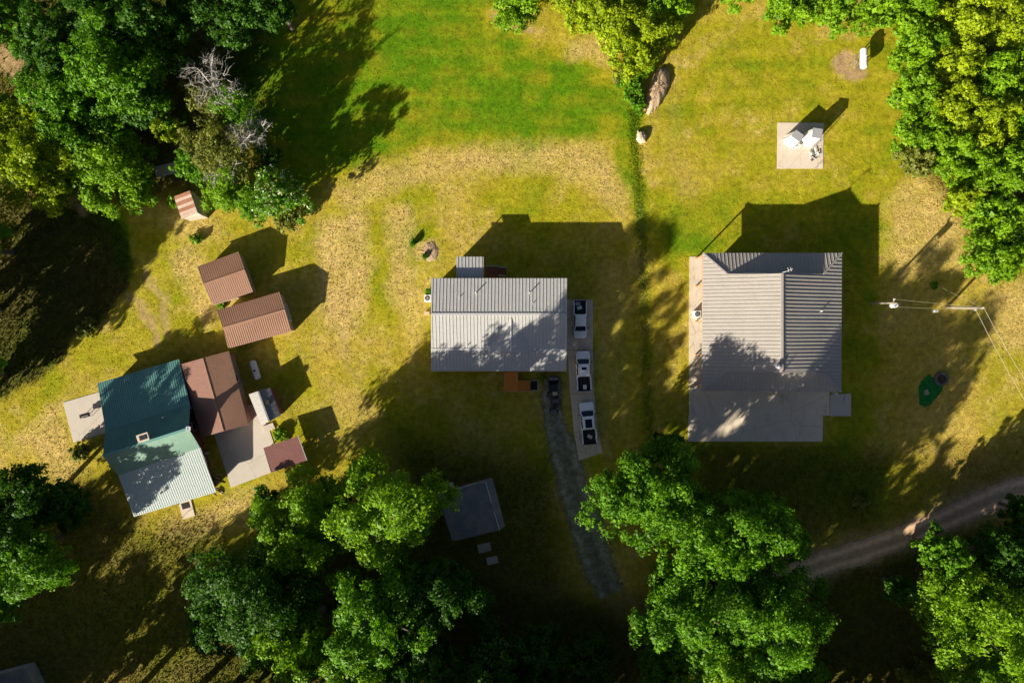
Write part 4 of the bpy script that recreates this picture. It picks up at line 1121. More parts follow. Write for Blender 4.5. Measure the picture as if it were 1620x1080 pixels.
    for s in (-1, 1):
        MB().bar((s * .12, 1.63 * k, 1.20), (s * .55, 1.50 * k, 1.275), .025, .02).build('wiper', M_BLACK, t, False)
        MB().bar((s * h * .52, 1.55 * k, 1.185), (s * h * .46, 2.55 * k, 1.085), .05, .03).build('hood_crease', M_WHITE, t, False)
        xa, xb = sorted((s * (h - .02), s * (h + .01)))
        for yy in (1.36, .44, -.84): MB().box(xa, xb, yy * k, yy * k + .015, .5, 1.12).build('door_gap', M_BLACK, t, False)
    if roofglass:
        a, b, w = roofglass
        MB().box(-w, w, b * k, a * k, 1.775, zt + .012).build('sunroof', M_GLASS, t, False)
    return t, L
pickup(917.7, 505.5, math.pi, 'white pickup with open cluttered bed, topmost of the three on the drive', 5.05, 1.8)
pickup(923, 586.5, math.radians(2.5), 'white pickup with small square sunroof, middle of the three on the drive', 5.3, 1.95, (.55, .18, .33))
pickup(930.2, 669, math.radians(5.2), 'white pickup with long dark glass roof, lowest of the three on the drive', 5.6, 2.0, (.62, -.52, .46))
def crate(name, px, py, z, sx, sy, sz, mat, label, cat, rz=0, lidmat=None):
    p = P(px, py, z); t = thing(name, label, cat, (p.x, p.y, z), rz)
    MB().box(-sx / 2, sx / 2, -sy / 2, sy / 2, 0, sz).build('body', mat, t, False)
    MB().box(-sx / 2 - .02, sx / 2 + .02, -sy / 2 - .02, sy / 2 + .02, sz + .002, sz + .05).build('lid', lidmat or mat, t, False)
BF = .062 + .722
crate('cooler_box', 916.5, 487, BF, .55, .4, .35, M_TANK, 'white cooler box lying in the bed of the topmost pickup', 'cooler', .3)
crate('parts_box', 914, 480.5, BF, .6, .4, .2, M_STEEL, 'grey box near the tailgate of the topmost pickup', 'box', .1)
crate('tool_box', 925, 611.8, BF, .42, .55, .22, M_TANK, 'white box at the tailgate of the middle pickup', 'box', .04)
crate('feed_bag', 932.8, 690, BF, .6, .4, .2, M_CONC2, 'pale bag lying in the bed of the lowest pickup', 'bag', -.5)

# dark utility vehicle and quad bike on the gravel
def wheel(t, x, y, r, w, s):
    o = MB().tube([(x - w / 2, y, r), (x + w / 2, y, r)], r, 14).build('wheel', M_RUBBER, t, False, smooth=40)
    MB().tube([(x + s * (w / 2 - .03), y, r), (x + s * (w / 2 + .012), y, r)], r * .55, 10).build('rim', M_STEEL, o, False)
p = P(875, 613.5, .8); t = thing('utility_vehicle', 'black open utility vehicle parked on gravel beside the orange steps', 'utility vehicle', (p.x, p.y, .03), math.radians(178))
for x in (-.58, .58):
    for y in (-1.0, 1.0): wheel(t, x, y, .32, .26, 1 if x > 0 else -1)
MB().box(-.42, .42, -1.35, 1.35, .35, .55).build('chassis', M_BLACK, t, False)
loft(MB(), [[(-w, y, .552), (w, y, .552), (w, y, z), (w * .7, y, z + .06), (-w * .7, y, z + .06), (-w, y, z)] for y, w, z in ((.62, .66, .98), (1.1, .64, .9), (1.42, .5, .74))]).build('hood', M_BLACK, t, False, smooth=30)
MB().box(-.6, .6, -.35, .1, .56, .80).build('seat', M_BLACK, t, False); MB().box(-.6, .6, -.48, -.352, .56, 1.25).build('seat_back', M_BLACK, t, False)
o = MB().box(-.62, .62, -1.45, -.56, .62, .70).build('cargo_bed', M_BLACK, t, False)
for q in ((-.62, -.57, -1.45, -.56), (.57, .62, -1.45, -.56), (-.565, .565, -1.45, -1.4)): MB().box(q[0], q[1], q[2], q[3], .702, .95).build('bed_side', M_BLACK, o, False)
for s in (-.6, .6):
    MB().tube([(s, -.52, .56), (s * .92, -.5, 1.78), (s * .92, .45, 1.78), (s, .75, .98)], .03, 6).build('roll_bar', M_BLACK, t, False)
MB().box(-.58, .58, -.5, .42, 1.815, 1.85).build('roof', M_BLACK, t, False)
for k in range(5): MB().box(-.62, .62, -1.42 + k * .08, -1.38 + k * .08, .99, 1.02).build('rack_slat', M_SIDGREY, t, False)
mb = MB()
for k in range(12): pass
MB().tube([(0, .42, 1.0), (0, .3, 1.12)], [.2, .2], 12, True).build('steering_wheel', M_BLACK, t, False)
crate('cargo_sack', 877.5, 621.5, .55, .6, .5, .3, M_TAN, 'tan sack resting on the nose of the black utility vehicle', 'sack', .2)
bpy.data.objects['cargo_sack'].location.z = .03 + .95
p = P(877.5, 643, .5); t = thing('quad_bike', 'black quad bike on the gravel below the utility vehicle', 'quad bike', (p.x, p.y, .03), math.radians(170))
for x in (-.42, .42):
    for y in (-.62, .62): wheel(t, x, y, .28, .24, 1 if x > 0 else -1)
loft(MB(), [[(-w, y, .35), (w, y, .35), (w * .8, y, z), (-w * .8, y, z)] for y, w, z in ((-.85, .25, .6), (-.3, .2, .75), (.2, .2, .8), (.85, .22, .65))]).build('body', M_BLACK, t, False, smooth=40)
MB().box(-.17, .17, -.55, .12, .79, .88).build('seat', M_RUBBER, t, False)
for y in (-.95, .5):
    o = MB().box(-.42, .42, y, y + .03, .86, .89)
    for k in range(1, 5): o.box(-.42, .42, y + k * .1, y + k * .1 + .025, .86, .89)
    o.box(-.42, -.39, y, y + .43, .855, .885); o.box(.39, .42, y, y + .43, .855, .885); o.box(-.03, .03, y + .1, y + .2, .6, .87); o.build('rack', M_STEEL, t, False)
for x in (-.42, .42):
    for y in (-.62, .62): MB().box(x - .17, x + .17, y - .3, y + .3, .585, .61).build('fender', M_BLACK, t, False)
MB().tube([(-.4, .25, 1.0), (-.1, .38, .98), (.1, .38, .98), (.4, .25, 1.0)], .022, 6).build('handlebar', M_STEEL, t, False); MB().tube([(0, .45, .75), (0, .38, .98)], .03, 6).build('steering_post', M_STEEL, t, False)

# ------------------------------------------------------------------ draped stacks and scrap on the pad
def draped(px, py, rx, ry, h, rz, label, board=True, seed=0):
    rg = random.Random(seed); p = P(px, py); t = thing('tarp_covered_stack', label, 'covered stack', (p.x, p.y, .05), rz, 'tarp covered stacks on the pad')
    n = 36; rings = []
    ph = [rg.uniform(0, 6) for _ in range(4)]
    for z, s in ((0, 1.12), (.25, 1.06), (.8, 1.0), (1.4, .95), (h - .35, .88), (h - .12, .80), (h, .66)):
        r = []
        for k in range(n):
            a = math.tau * k / n; ca, sa = math.cos(a), math.sin(a)
            q = 1 / max(abs(ca) ** 3 + abs(sa) ** 3, 1e-6) ** (1 / 3)
            fold = 1 + .07 * (1 - z / h) * math.sin(7 * a + ph[0]) + .04 * math.sin(11 * a + ph[1] + z) + .03 * math.sin(3 * a + ph[2] + 2 * z)
            r.append((rx * s * q * fold * ca, ry * s * q * fold * sa, z + (.06 * math.sin(5 * a + ph[3]) if 0 < z < h else 0)))
        rings.append(r)
    loft(MB(), rings).build('tarp', M_TARP, t, False, smooth=60)
    if board:
        MB().box(-rx * .75, rx * .75, -ry * .7, ry * .7, h + .004, h + .05).build('top_board', M_SIDGREY, t, False)
    MB().tube([(rx * .8, -ry * 1.25, 0), (rx * .75, -ry * .9, h * .9)], .03, 6).build('pole', M_STEEL, t, False)
    MB().tube([(-rx * .9, -ry * 1.25, 0), (-rx * .8, -ry * .92, h * .8)], .03, 6).build('pole', M_STEEL, t, False)
    MB().tube([(rx * .8, -ry * 1.6, .03), (rx * .78, -ry * 1.05, h * .95)], .025, 6).build('pole', M_STEEL, t, False)
    return t
draped(1251, 223, .85, .75, 2.15, math.radians(-35), 'left white tarp-covered stack on the concrete pad in the right lawn', True, 1)
draped(1279, 220.5, .85, .9, 2.6, math.radians(-8), 'right taller white tarp-covered stack on the concrete pad in the right lawn', True, 5)
rg = random.Random(4)
for k in range(16):
    px, py = (rg.gauss(1284, 6), rg.gauss(243, 4.5)) if k < 11 else (rg.gauss(1262, 6), rg.gauss(232, 3))
    p = P(px, py); L = rg.uniform(.4, 1.3)
    M = Matrix.Translation((p.x, p.y, .056 + k * .028)) @ Matrix.Rotation(rg.uniform(0, 3.1), 4, 'Z')
    o = MB().box(-L / 2, L / 2, -.09, .09, 0, .025, M).box(-L / 2, -L / 2 + .08, -.11, .11, .0255, .05, M).build('scrap_board', rg.choice([M_TRIM, M_WOODG, M_STEEL, M_TRIM, M_BLACK]))
    tag(o, 'loose scrap board lying on the concrete pad in front of the covered stacks', 'board', 'scrap boards on the pad')

# ------------------------------------------------------------------ utility poles and wires
def upole(base, top, r, label, arm=True, transformer=False):
    b = P(*base); p = thing('utility_pole', label, 'utility pole', (b.x, b.y, 0), 0, 'utility poles')
    MB().tube([Vector((b.x, b.y, -.3)), top], [r, r * .7], 10).build('shaft', M_POLE, p)
    return p
t1 = P(1414, 479, 6.2); upole((1378, 479.5), t1, .17, 'shorter wooden utility pole nearest the square house', transformer=True)
pole1 = bpy.data.objects['utility_pole']
MB().tube([t1 + Vector((.25, -.3, -.9)), t1 + Vector((.28, -.3, .0))], .30, 12).build('transformer', M_TANK, pole1)
MB().bar(t1 + Vector((.05, -.6, -.1)), t1 + Vector((.05, .55, -.1)), .12).build('crossarm', M_POLE, pole1)
for y in (-.5, .45): MB().tube([t1 + Vector((.05, y, -.05)), t1 + Vector((.05, y, .18))], .07, 8).build('insulator', M_TANK, pole1)
t2 = P(1555, 487.5, 8.0); pole2 = upole((1498, 485.5), t2, .19, 'taller wooden utility pole with two wires running to the right edge')
MB().bar(t2 + Vector((-1.0, -.25, -.1)), t2 + Vector((.05, .1, -.1)), .12).build('crossarm', M_POLE, pole2)
for q in (Vector((-.95, -.23, -.02)), Vector((0, .08, -.02))): MB().tube([t2 + q, t2 + q + Vector((0, 0, .2))], .06, 8).build('insulator', M_TANK, pole2)
MB().box(t2.x * .94 - .2, t2.x * .94 + .2, t2.y * .95 - .15, t2.y * .95 + .15, 4.0, 4.5).build('meter_box', M_SIDGREY, pole2)
def wire(a, b, sag, r, label, group=None):
    n = 14; pts = [lerp(a, b, k / n) - Vector((0, 0, sag * 4 * (k / n) * (1 - k / n))) for k in range(n + 1)]
    tag(MB().tube(pts, r, 5).build('overhead_wire', M_WIRE), label, 'wire', group)
wire(t1 + Vector((.05, .45, .15)), t2 + Vector((0, .08, .15)), .3, .012, 'upper overhead wire between the two utility poles', 'overhead wires')
wire(t1 + Vector((.05, -.5, .15)), t2 + Vector((-.95, -.23, .15)), .3, .012, 'lower overhead wire between the two utility poles', 'overhead wires')
wire(t2 + Vector((0, .08, .15)), P(1680, 690, 7.2), .5, .020, 'right-hand overhead wire running from the tall pole to the right edge', 'overhead wires')
wire(t2 + Vector((-.95, -.23, .15)), P(1672, 715, 7.2), .5, .020, 'left-hand overhead wire running from the tall pole to the right edge', 'overhead wires')
o = MB().tube([P(1478, 449, 0), t2], .013, 5).build('guy_wire', M_WIRE); tag(o, 'thin guy wire slanting down from the tall utility pole to the lawn', 'wire')

# ------------------------------------------------------------------ garden patch with tyre planter
pg = [(1469, 592), (1459, 601), (1453, 612), (1454, 627), (1455, 639), (1463, 642), (1471, 640), (1481, 628), (1491, 616), (1490, 606), (1478, 600)]
o = MB().prism([P(*q).xy for q in pg], -.02, .035).build('turf_patch', M_TURF); tag(o, 'bright green patch of artificial turf beside the tyre planter', 'turf')
rg = random.Random(9); mb = MB(); ctr = P(1470, 617)
for k in range(900):
    a0, r0_ = rg.uniform(0, math.tau), rg.random() ** .5; e = P(*pg[int(a0 / math.tau * len(pg)) % len(pg)]); f_ = P(*pg[(int(a0 / math.tau * len(pg)) + 1) % len(pg)])
    q = lerp(ctr, lerp(e, f_, rg.random()), r0_ * 1.06); d = Vector((rg.gauss(0, .09), rg.gauss(0, .09), 0))
    mb.add([q + Vector((d.y, -d.x, 0)) * .6 + Vector((0, 0, .02)), q - Vector((d.y, -d.x, 0)) * .6 + Vector((0, 0, .02)), q + d + Vector((0, 0, rg.uniform(.08, .2)))], [(0, 1, 2)])
gb_ = link('blades', mb.mesh('blades'), M_TURF, o); gb_['kind'] = 'stuff'
p = P(1487.5, 599); t = thing('tyre_planter', 'grey tractor tyre planter beside the bright green turf patch', 'planter', (p.x, p.y, 0))
prof = [(.62, .04), (.9, .02), (.95, .2), (.9, .4), (.64, .42), (.6, .3)]
n = 28; vs = [(r * math.cos(math.tau * k / n), r * math.sin(math.tau * k / n), z) for k in range(n) for r, z in prof]
fs = [(k * 6 + j, k * 6 + (j + 1) % 6, ((k + 1) % n) * 6 + (j + 1) % 6, ((k + 1) % n) * 6 + j) for k in range(n) for j in range(6)]
MB().add(vs, fs).build('tyre', simple('old_tyre', (.12, .11, .11), .9, var=.2), t, False, smooth=40)
MB().tube([(0, 0, .0), (0, 0, .3)], .61, 20).build('soil', simple('soil', (.06, .045, .03), .95, var=.3), t, False)
p = P(1464, 620); t = thing('spiky_plant', 'small grey spiky plant in the middle of the green turf patch', 'plant', (p.x, p.y, .03))
for k in range(16):
    a = k * math.tau / 16 + .1; l = random.uniform(.35, .6)
    d = Vector((math.cos(a), math.sin(a), 0)); u = Vector((-d.y, d.x, 0)) * .05
    MB().add([u * .6, -u * .6, d * l * .6 - u + Vector((0, 0, .3)), d * l * .6 + u + Vector((0, 0, .3)), d * l + Vector((0, 0, .22))], [(0, 1, 2, 3), (3, 2, 4)]).build('leaf', M_WOODG, t, False)

# grill on west patio
p = P(138, 656, .5); t = thing('barbecue_grill', 'black barbecue grill standing on the left patio', 'grill', (p.x, p.y, .062), math.radians(15))
MB().box(-.45, .45, -.28, .28, .62, .80).build('firebox', M_BLACK, t, False)
MB().tube([(-.45, 0, .80), (.45, 0, .80)], .28, 14).build('lid', M_BLACK, t, False, smooth=40)
for x in (-.4, .4):
    for y in (-.22, .22): MB().box(x - .025, x + .025, y - .025, y + .025, 0, .62).build('leg', M_BLACK, t, False)
MB().box(-.85, -.46, -.25, .25, .74, .78).build('side_shelf', M_BLACK, t, False); MB().tube([(-.3, -.32, .9), (.3, -.32, .9)], .02, 6).build('handle', M_STEEL, t, False)
# door mat
M4 = Matrix.Translation(P(294.5, 799, 0)) @ Matrix.Rotation(math.radians(16), 4, 'Z')
o = MB().box(-.55, .55, -.4, .4, .124, .14, M4).build('door_mat', M_RUBBER); tag(o, 'dark door mat on the small stoop below the green house', 'door mat')
# firewood by the courtyard
rg = random.Random(12)
p = P(345, 765); t = thing('firewood_pile', 'small firewood pile between the green house and the courtyard', 'firewood', (p.x, p.y, 0))
for k in range(14):
    x, y = rg.uniform(-.45, .45), rg.uniform(-1.3, 1.3); z = .1 + .17 * (k % 3)
    a = rg.gauss(0, .35); d = Vector((math.cos(a), math.sin(a), 0)) * .32
    MB().tube([Vector((x, y, z)) - d, Vector((x, y, z)) + d], rg.uniform(.07, .1), 7).build('log', rg.choice([M_CARD, M_BARK, M_WOODG]), t, False)
for px, py, lb in ((329, 716, 'white bucket standing in the shade beside the green house wall'),):
    p = P(px, py); t = thing('white_bucket', lb, 'bucket', (p.x, p.y, 0.0))
    MB().tube([(0, 0, 0.062), (0, 0, .45)], [.17, .2], 14).build('pail', M_TANK, t, False); MB().tube([(0, 0, .452), (0, 0, .47)], .21, 14).build('lid', M_TANK, t, False)
# white post of the courtyard trellis
# brush pile and boulder by the ditch
def heap(name, poly, h, mat, label, cat, seed=0, twig=0):
    rg = random.Random(seed); pts = [P(*q) for q in poly]; c = sum(pts, Vector()) / len(pts)
    t = thing(name, label, cat, (c.x, c.y, 0))
    n = 48; out = []
    for k in range(n):
        s = k / n * len(pts); i = int(s); out.append(lerp(pts[i], pts[(i + 1) % len(pts)], s - i) - c)
    rings = []
    for s, z in ((1, -.05), (.93, .4), (.78, .72), (.5, .92), (.22, 1.0), (.03, 1.02)):
        rings.append([(q.x * s * rg.uniform(.92, 1.08), q.y * s * rg.uniform(.92, 1.08), z * h * rg.uniform(.85, 1.15) if z > 0 else z) for q in out])
    loft(MB(), rings).build('mound', mat, t, False, smooth=70)
    if twig:
        mb = MB()
        for _ in range(twig):
            f_ = rg.random() ** .5; q = rg.choice(out) * f_; a = rg.uniform(0, 6.28); l = rg.uniform(.12, .4)
            z = h * (1 - f_ ** 2.2) + .03; d = Vector((math.cos(a) * l, math.sin(a) * l, rg.uniform(-.12, .12))) * .5
            b0 = Vector((q.x, q.y, z)); mb.bar(b0 - d, b0 + d, .035)
        o = mb.build('twigs', M_STRAW, t, False); o['kind'] = 'stuff'
heap('brush_pile', [(1047, 106), (1058, 112), (1060, 130), (1052, 152), (1040, 172), (1026, 181), (1018, 172), (1022, 150), (1030, 128), (1038, 112)], .9, M_STRAW, 'long pile of dry brown brush beside the hedge at the ditch', 'brush pile', 3, 900)
heap('boulder', [(1008, 208), (1018, 208), (1023, 215), (1021, 226), (1012, 228), (1006, 221)], .7, M_STONE, 'single tan boulder in the ditch below the brush pile', 'boulder', 5)
heap('soil_mound', [(674, 384), (686, 382), (694, 396), (690, 412), (676, 414), (668, 400)], .12, M_STRAW, 'low mound of dry soil left of the grey house', 'mound', 8, 120)

# ------------------------------------------------------------------ trees and shrubs
def crown_mesh(name, seed, rx, ry, z0, z1, nleaf, leaf=0.30, lobes=None, spread=1.0, gap=0.0):
    rg = np.random.default_rng(seed)
    R = (rx + ry) / 2; hz = (z1 - z0) / 2; zc = (z0 + z1) / 2
    nl = lobes or int(np.clip(14 + R * 5.5, 10, 50))
    # lobes over the crown, more on top and sides than below
    u = rg.random(nl); zz = 1 - 1.35 * u; th = rg.uniform(0, 2 * np.pi, nl)
    rr = np.sqrt(np.clip(1 - zz ** 2, 0, 1))
    wob = 1 + 0.16 * np.sin(2 * th + rg.uniform(0, 6)) + 0.13 * np.sin(3 * th + rg.uniform(0, 6)) + 0.10 * np.sin(5 * th + rg.uniform(0, 6))
    f = rg.uniform(.62, .88, nl)
    lc = np.stack([rr * np.cos(th) * rx * f * wob, rr * np.sin(th) * ry * f * wob, zz * hz * f + zc], 1)
    lr = R * rg.uniform(.20, .38, nl) * spread
    ns = 9
    d = rg.normal(size=(nl, ns, 3)); d[..., 2] += .45; 
    outw = (lc - np.array([0, 0, zc])) / np.array([rx, ry, hz]); outw /= np.linalg.norm(outw, axis=1, keepdims=True) + 1e-6
    d += outw[:, None, :] * .8
    d /= np.linalg.norm(d, axis=2, keepdims=True)
    sc = lc[:, None, :] + d * (lr[:, None, None] * rg.uniform(.55, 1.05, (nl, ns, 1)))
    sr = (lr[:, None] * rg.uniform(.26, .48, (nl, ns)))
    sc = sc.reshape(-1, 3); sr = sr.reshape(-1); sd = d.reshape(-1, 3)
    ct = np.clip(rg.normal(.5, .26, len(sc)), 0, 1)
    wgt = sr ** 2; wgt /= wgt.sum()
    idx = rg.choice(len(sc), nleaf, p=wgt)
    q = rg.normal(size=(nleaf, 3)); q /= np.linalg.norm(q, axis=1, keepdims=True)
    pos = sc[idx] + q * (sr[idx] * rg.random(nleaf) ** .45)[:, None] * np.array([1.15, 1.15, .8])
    core = rg.random(nleaf) < .10                       # shaded inner foliage
    cq = q * (rg.random(nleaf) ** .5)[:, None] * np.array([rx * .62, ry * .62, hz * .6]) + np.array([0, 0, zc])
    pos = np.where(core[:, None], cq, pos)
    nrm = q * .7 + sd[idx] * .5 + rg.normal(size=(nleaf, 3)) * .55 + np.array([0, 0, .45])
    nrm /= np.linalg.norm(nrm, axis=1, keepdims=True)
    a = rg.normal(size=(nleaf, 3)); t1 = np.cross(nrm, a); t1 /= np.linalg.norm(t1, axis=1, keepdims=True); t2 = np.cross(nrm, t1)
    s = (leaf * (.45 + 1.1 * rg.random(nleaf) ** 1.7) * np.where(core, 2.1, 1.0))[:, None]
    bend = nrm * s * .18
    V = np.stack([pos + t1 * s * .62, pos + t2 * s * .40 + bend, pos - t1 * s * .62, pos - t2 * s * .40 + bend], 1).reshape(-1, 3)
    V[:, 2] = np.maximum(V[:, 2], .02)
    me = npmesh(name, V, np.arange(4 * nleaf).reshape(-1, 4))
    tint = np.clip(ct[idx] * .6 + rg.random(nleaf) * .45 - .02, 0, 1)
    at = me.attributes.new('tint', 'FLOAT', 'POINT'); at.data.foreach_set('value', np.repeat(tint, 4).astype(np.float32))
    return me, lc, lr, rg

NLEAF = [0]
def tree(px, py, rpx, T, kind, label, cat='tree', name='broadleaf_tree', dens=1.0, group=None, low=0.12, leaf=0.28, ratio=1.0, lobes=None):
    """px, py, rpx: crown as seen; T: height of the top"""
    zc = T * (.5 + low / 2)
    c = P(px, py, T * .72); R = rpx * S * (CAM_H - T * .72) / CAM_H
    t = thing(name, label, cat, (c.x, c.y, 0), 0, group)
    seed = int(abs(px) * 7 + abs(py) * 13 + 5)
    n = int(min(25000, 660 * R * R * dens * (.28 / leaf) ** 2 + 500)); NLEAF[0] += n
    me, lc, lr, rg = crown_mesh('crown', seed, R * ratio, R / ratio, T * low, T, n, leaf, lobes)
    link('crown', me, LEAF[kind], t)
    # trunk and limbs
    r0 = max(.05, .022 * T + .02)
    lean = rg.normal(size=2) * .03 * T
    tp = [Vector((0, 0, -.1)), Vector((lean[0] * .3, lean[1] * .3, T * .25)), Vector((lean[0] * .7, lean[1] * .7, T * .5)), Vector((lean[0], lean[1], T * .8))]
    tr = MB().tube(tp, [r0 * 1.25, r0, r0 * .7, r0 * .25], 9).build('trunk', M_BARK, t, False)
    order = np.argsort(-lr)[:min(9, len(lr))]
    for k in order:
        e = Vector(lc[k]); s0 = rg.uniform(.35, .8); st = lerp(tp[1], tp[3], s0)
        if e.z < st.z - .5: st = lerp(tp[1], tp[2], .2)
        mid = lerp(st, e, .5) + Vector((0, 0, -.06 * T * rg.uniform(.2, 1)))
        MB().tube([st, mid, e], [r0 * .45, r0 * .28, r0 * .1], 6).build('limb', M_BARK, t, False)
    return t

def shrub(px, py, rpx, T, kind, label, ratio=1.0, dens=1.0, leaf=.24, name='shrub', group=None, flowers=0):
    c = P(px, py, T * .6); R = rpx * S * (CAM_H - T * .6) / CAM_H
    t = thing(name, label, 'shrub', (c.x, c.y, 0), 0, group)
    seed = int(abs(px) * 11 + abs(py) * 3 + 1)
    n = int(min(14000, 520 * R * R * dens * (.24 / leaf) ** 2 + 200)); NLEAF[0] += n
    me, lc, lr, rg = crown_mesh('foliage', seed, R * ratio, R / ratio, .05, T, n, leaf)
    link('foliage', me, LEAF[kind], t)
    for k in range(min(5, len(lc))):
        MB().tube([(rg.normal() * .08, rg.normal() * .08, -.05), Vector(lc[k])], [.05, .015], 5).build('stem', M_BARK, t, False)
    if flowers:
        me2, *_ = crown_mesh('blossom', seed, R * ratio, R / ratio, .15, T + .06, flowers, .24)
        o = link('blossom', me2, LEAF['flower'], t); o['kind'] = 'stuff'
    return t

# lower woods, left of centre
tree(468, 832, 72, 15, 'bright', 'round green tree just below the maroon carport')
tree(606, 812, 84, 18.5, 'bright', 'large round green tree left of the dark cabin')
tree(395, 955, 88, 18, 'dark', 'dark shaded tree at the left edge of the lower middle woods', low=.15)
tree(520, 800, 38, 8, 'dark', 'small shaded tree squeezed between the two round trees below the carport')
tree(462, 1030, 66, 18, 'bright', 'bright green tree at the bottom edge, lower left of the middle woods')
tree(590, 985, 78, 22, 'mid', 'large green tree at the bottom, directly below the round tree left of the cabin')
tree(565, 1065, 66, 21, 'bright', 'light green tree touching the bottom edge in the middle woods')
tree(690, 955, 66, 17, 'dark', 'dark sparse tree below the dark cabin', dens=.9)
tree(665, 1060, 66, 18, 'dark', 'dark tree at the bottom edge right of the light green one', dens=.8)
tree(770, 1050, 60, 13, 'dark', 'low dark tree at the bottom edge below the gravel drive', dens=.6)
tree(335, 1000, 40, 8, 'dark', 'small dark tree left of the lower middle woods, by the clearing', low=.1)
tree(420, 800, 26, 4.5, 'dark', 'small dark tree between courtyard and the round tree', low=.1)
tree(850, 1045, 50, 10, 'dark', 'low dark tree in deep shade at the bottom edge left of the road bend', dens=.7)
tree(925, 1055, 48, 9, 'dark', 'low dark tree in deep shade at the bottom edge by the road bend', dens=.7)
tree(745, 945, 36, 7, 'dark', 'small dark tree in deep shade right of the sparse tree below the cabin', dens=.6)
# lower woods, right of centre
tree(1025, 790, 82, 15, 'mid', 'large round green tree at the end of the pickup drive')
tree(1065, 720, 34, 9, 'dark', 'small shaded tree at the upper end of the trees below the square house')
tree(1135, 870, 80, 19, 'mid', 'green tree with bright clumps below the concrete apron')
tree(1215, 850, 64, 18, 'mid', 'dark tree right of the bright clumped tree below the apron')
tree(1110, 975, 84, 19, 'mid', 'broad green tree at the bottom, left part of the right-hand woods')
tree(1225, 985, 88, 20, 'mid', 'broad green tree at the bottom where the dirt road enters the woods')
tree(1150, 1070, 70, 19, 'bright', 'light green tree on the bottom edge below the broad trees')
tree(1265, 1075, 44, 12, 'mid', 'small green tree on the bottom edge right of the light green one')
tree(1060, 1060, 46, 12, 'mid', 'green tree on the bottom edge at the left of the right-hand woods')
# lower right
tree(1555, 1005, 92, 14, 'bright', 'large light green tree in the bottom right corner')
tree(1502, 880, 38, 11, 'mid', 'small clumped tree just below the dirt road at lower right', low=.03)
tree(1605, 895, 54, 12, 'dark', 'dark shaded tree on the right edge below the dirt road', low=.03)
tree(1640, 815, 34, 9, 'dark', 'dark tree cut by the right edge at the dirt road', low=.03)
tree(1430, 935, 26, 7, 'dark', 'small sparse shaded tree left of the big lower right tree', dens=.5)
shrub(1450, 1075, 28, 1.6, 'olive', 'brownish bush on the bottom edge left of the corner tree')
# left edge
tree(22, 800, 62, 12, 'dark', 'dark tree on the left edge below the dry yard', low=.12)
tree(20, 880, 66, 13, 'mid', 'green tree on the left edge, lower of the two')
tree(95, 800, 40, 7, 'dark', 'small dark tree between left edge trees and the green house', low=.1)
tree(0, 955, 30, 9, 'mid', 'small green tree cut by the left edge near the bottom')
# upper left wood
tree(28, 235, 78, 12, 'yellow', 'bright yellow-green tree on the left edge of the upper wood')
tree(75, 290, 36, 9, 'yellow', 'small yellow-green tree at the lower tip of the upper left wood')
tree(165, 250, 68, 7.5, 'bright', 'green tree in the upper left wood beside the plank platform')
tree(215, 300, 30, 5, 'bright', 'small light green tree left of the rusty tin shed')
tree(105, 165, 68, 13, 'mid', 'green tree in the middle of the upper left wood')
tree(170, 90, 70, 17, 'mid', 'tall green tree in the upper left wood below the top edge')
tree(80, 60, 60, 16, 'dark', 'dark tree in the upper left wood near the corner')
tree(10, 35, 46, 15, 'mid', 'green tree in the top left corner')
tree(150, 0, 60, 17, 'dark', 'dark tree on the top edge of the upper left wood')
tree(235, 40, 50, 16, 'dark', 'dark tree right of the tall one in the upper left wood', dens=.7)
tree(225, 165, 44, 10, 'dark', 'dark tree at the right border of the upper left wood', dens=.8)
tree(345, 5, 56, 14, 'dark', 'dark tree on the top edge left of the green lawn', dens=.8)
tree(420, -15, 40, 14, 'dark', 'dark tree peeping over the top edge beside the green lawn', low=.03)
tree(275, -20, 46, 16, 'dark', 'dark tree on the top edge between the upper left trees')
# thicket with dead tree
shrub(368, 300, 46, 7.0, 'bright', 'light green thicket bush right of the rusty tin shed', leaf=.2)
shrub(350, 235, 54, 9, 'olive', 'olive green vine-covered bush below the bare dead tree', leaf=.2, dens=.8)
shrub(375, 180, 44, 9.5, 'mid', 'vine-covered green bush at the foot of the dead branches', leaf=.2, dens=.5)
shrub(322, 160, 34, 8.0, 'olive', 'sparse olive bush left of the dead branches', leaf=.2, dens=.45)
shrub(262, 200, 26, 8.0, 'yellow', 'yellow-green bush left of the dead tree', dens=.8)
shrub(302, 262, 26, 8.5, 'mid', 'green vine bush above the rusty tin shed')
shrub(275, 320, 11, 1.6, 'bright', 'small bright weed bush left of the rusty tin shed')
shrub(398, 320, 30, 6.0, 'mid', 'green bush left of the white-flowering bush')
shrub(440, 310, 42, 8.5, 'mid', 'white-flowering green bush at the right end of the thicket', flowers=700)
shrub(455, 345, 24, 2.6, 'olive', 'olive bush at the lower right tip of the thicket')
shrub(420, 255, 26, 5.0, 'dark', 'shaded bush above the white-flowering bush', dens=.7)
shrub(310, 378, 9, .8, 'bright', 'small weed clump below the rusty tin shed')

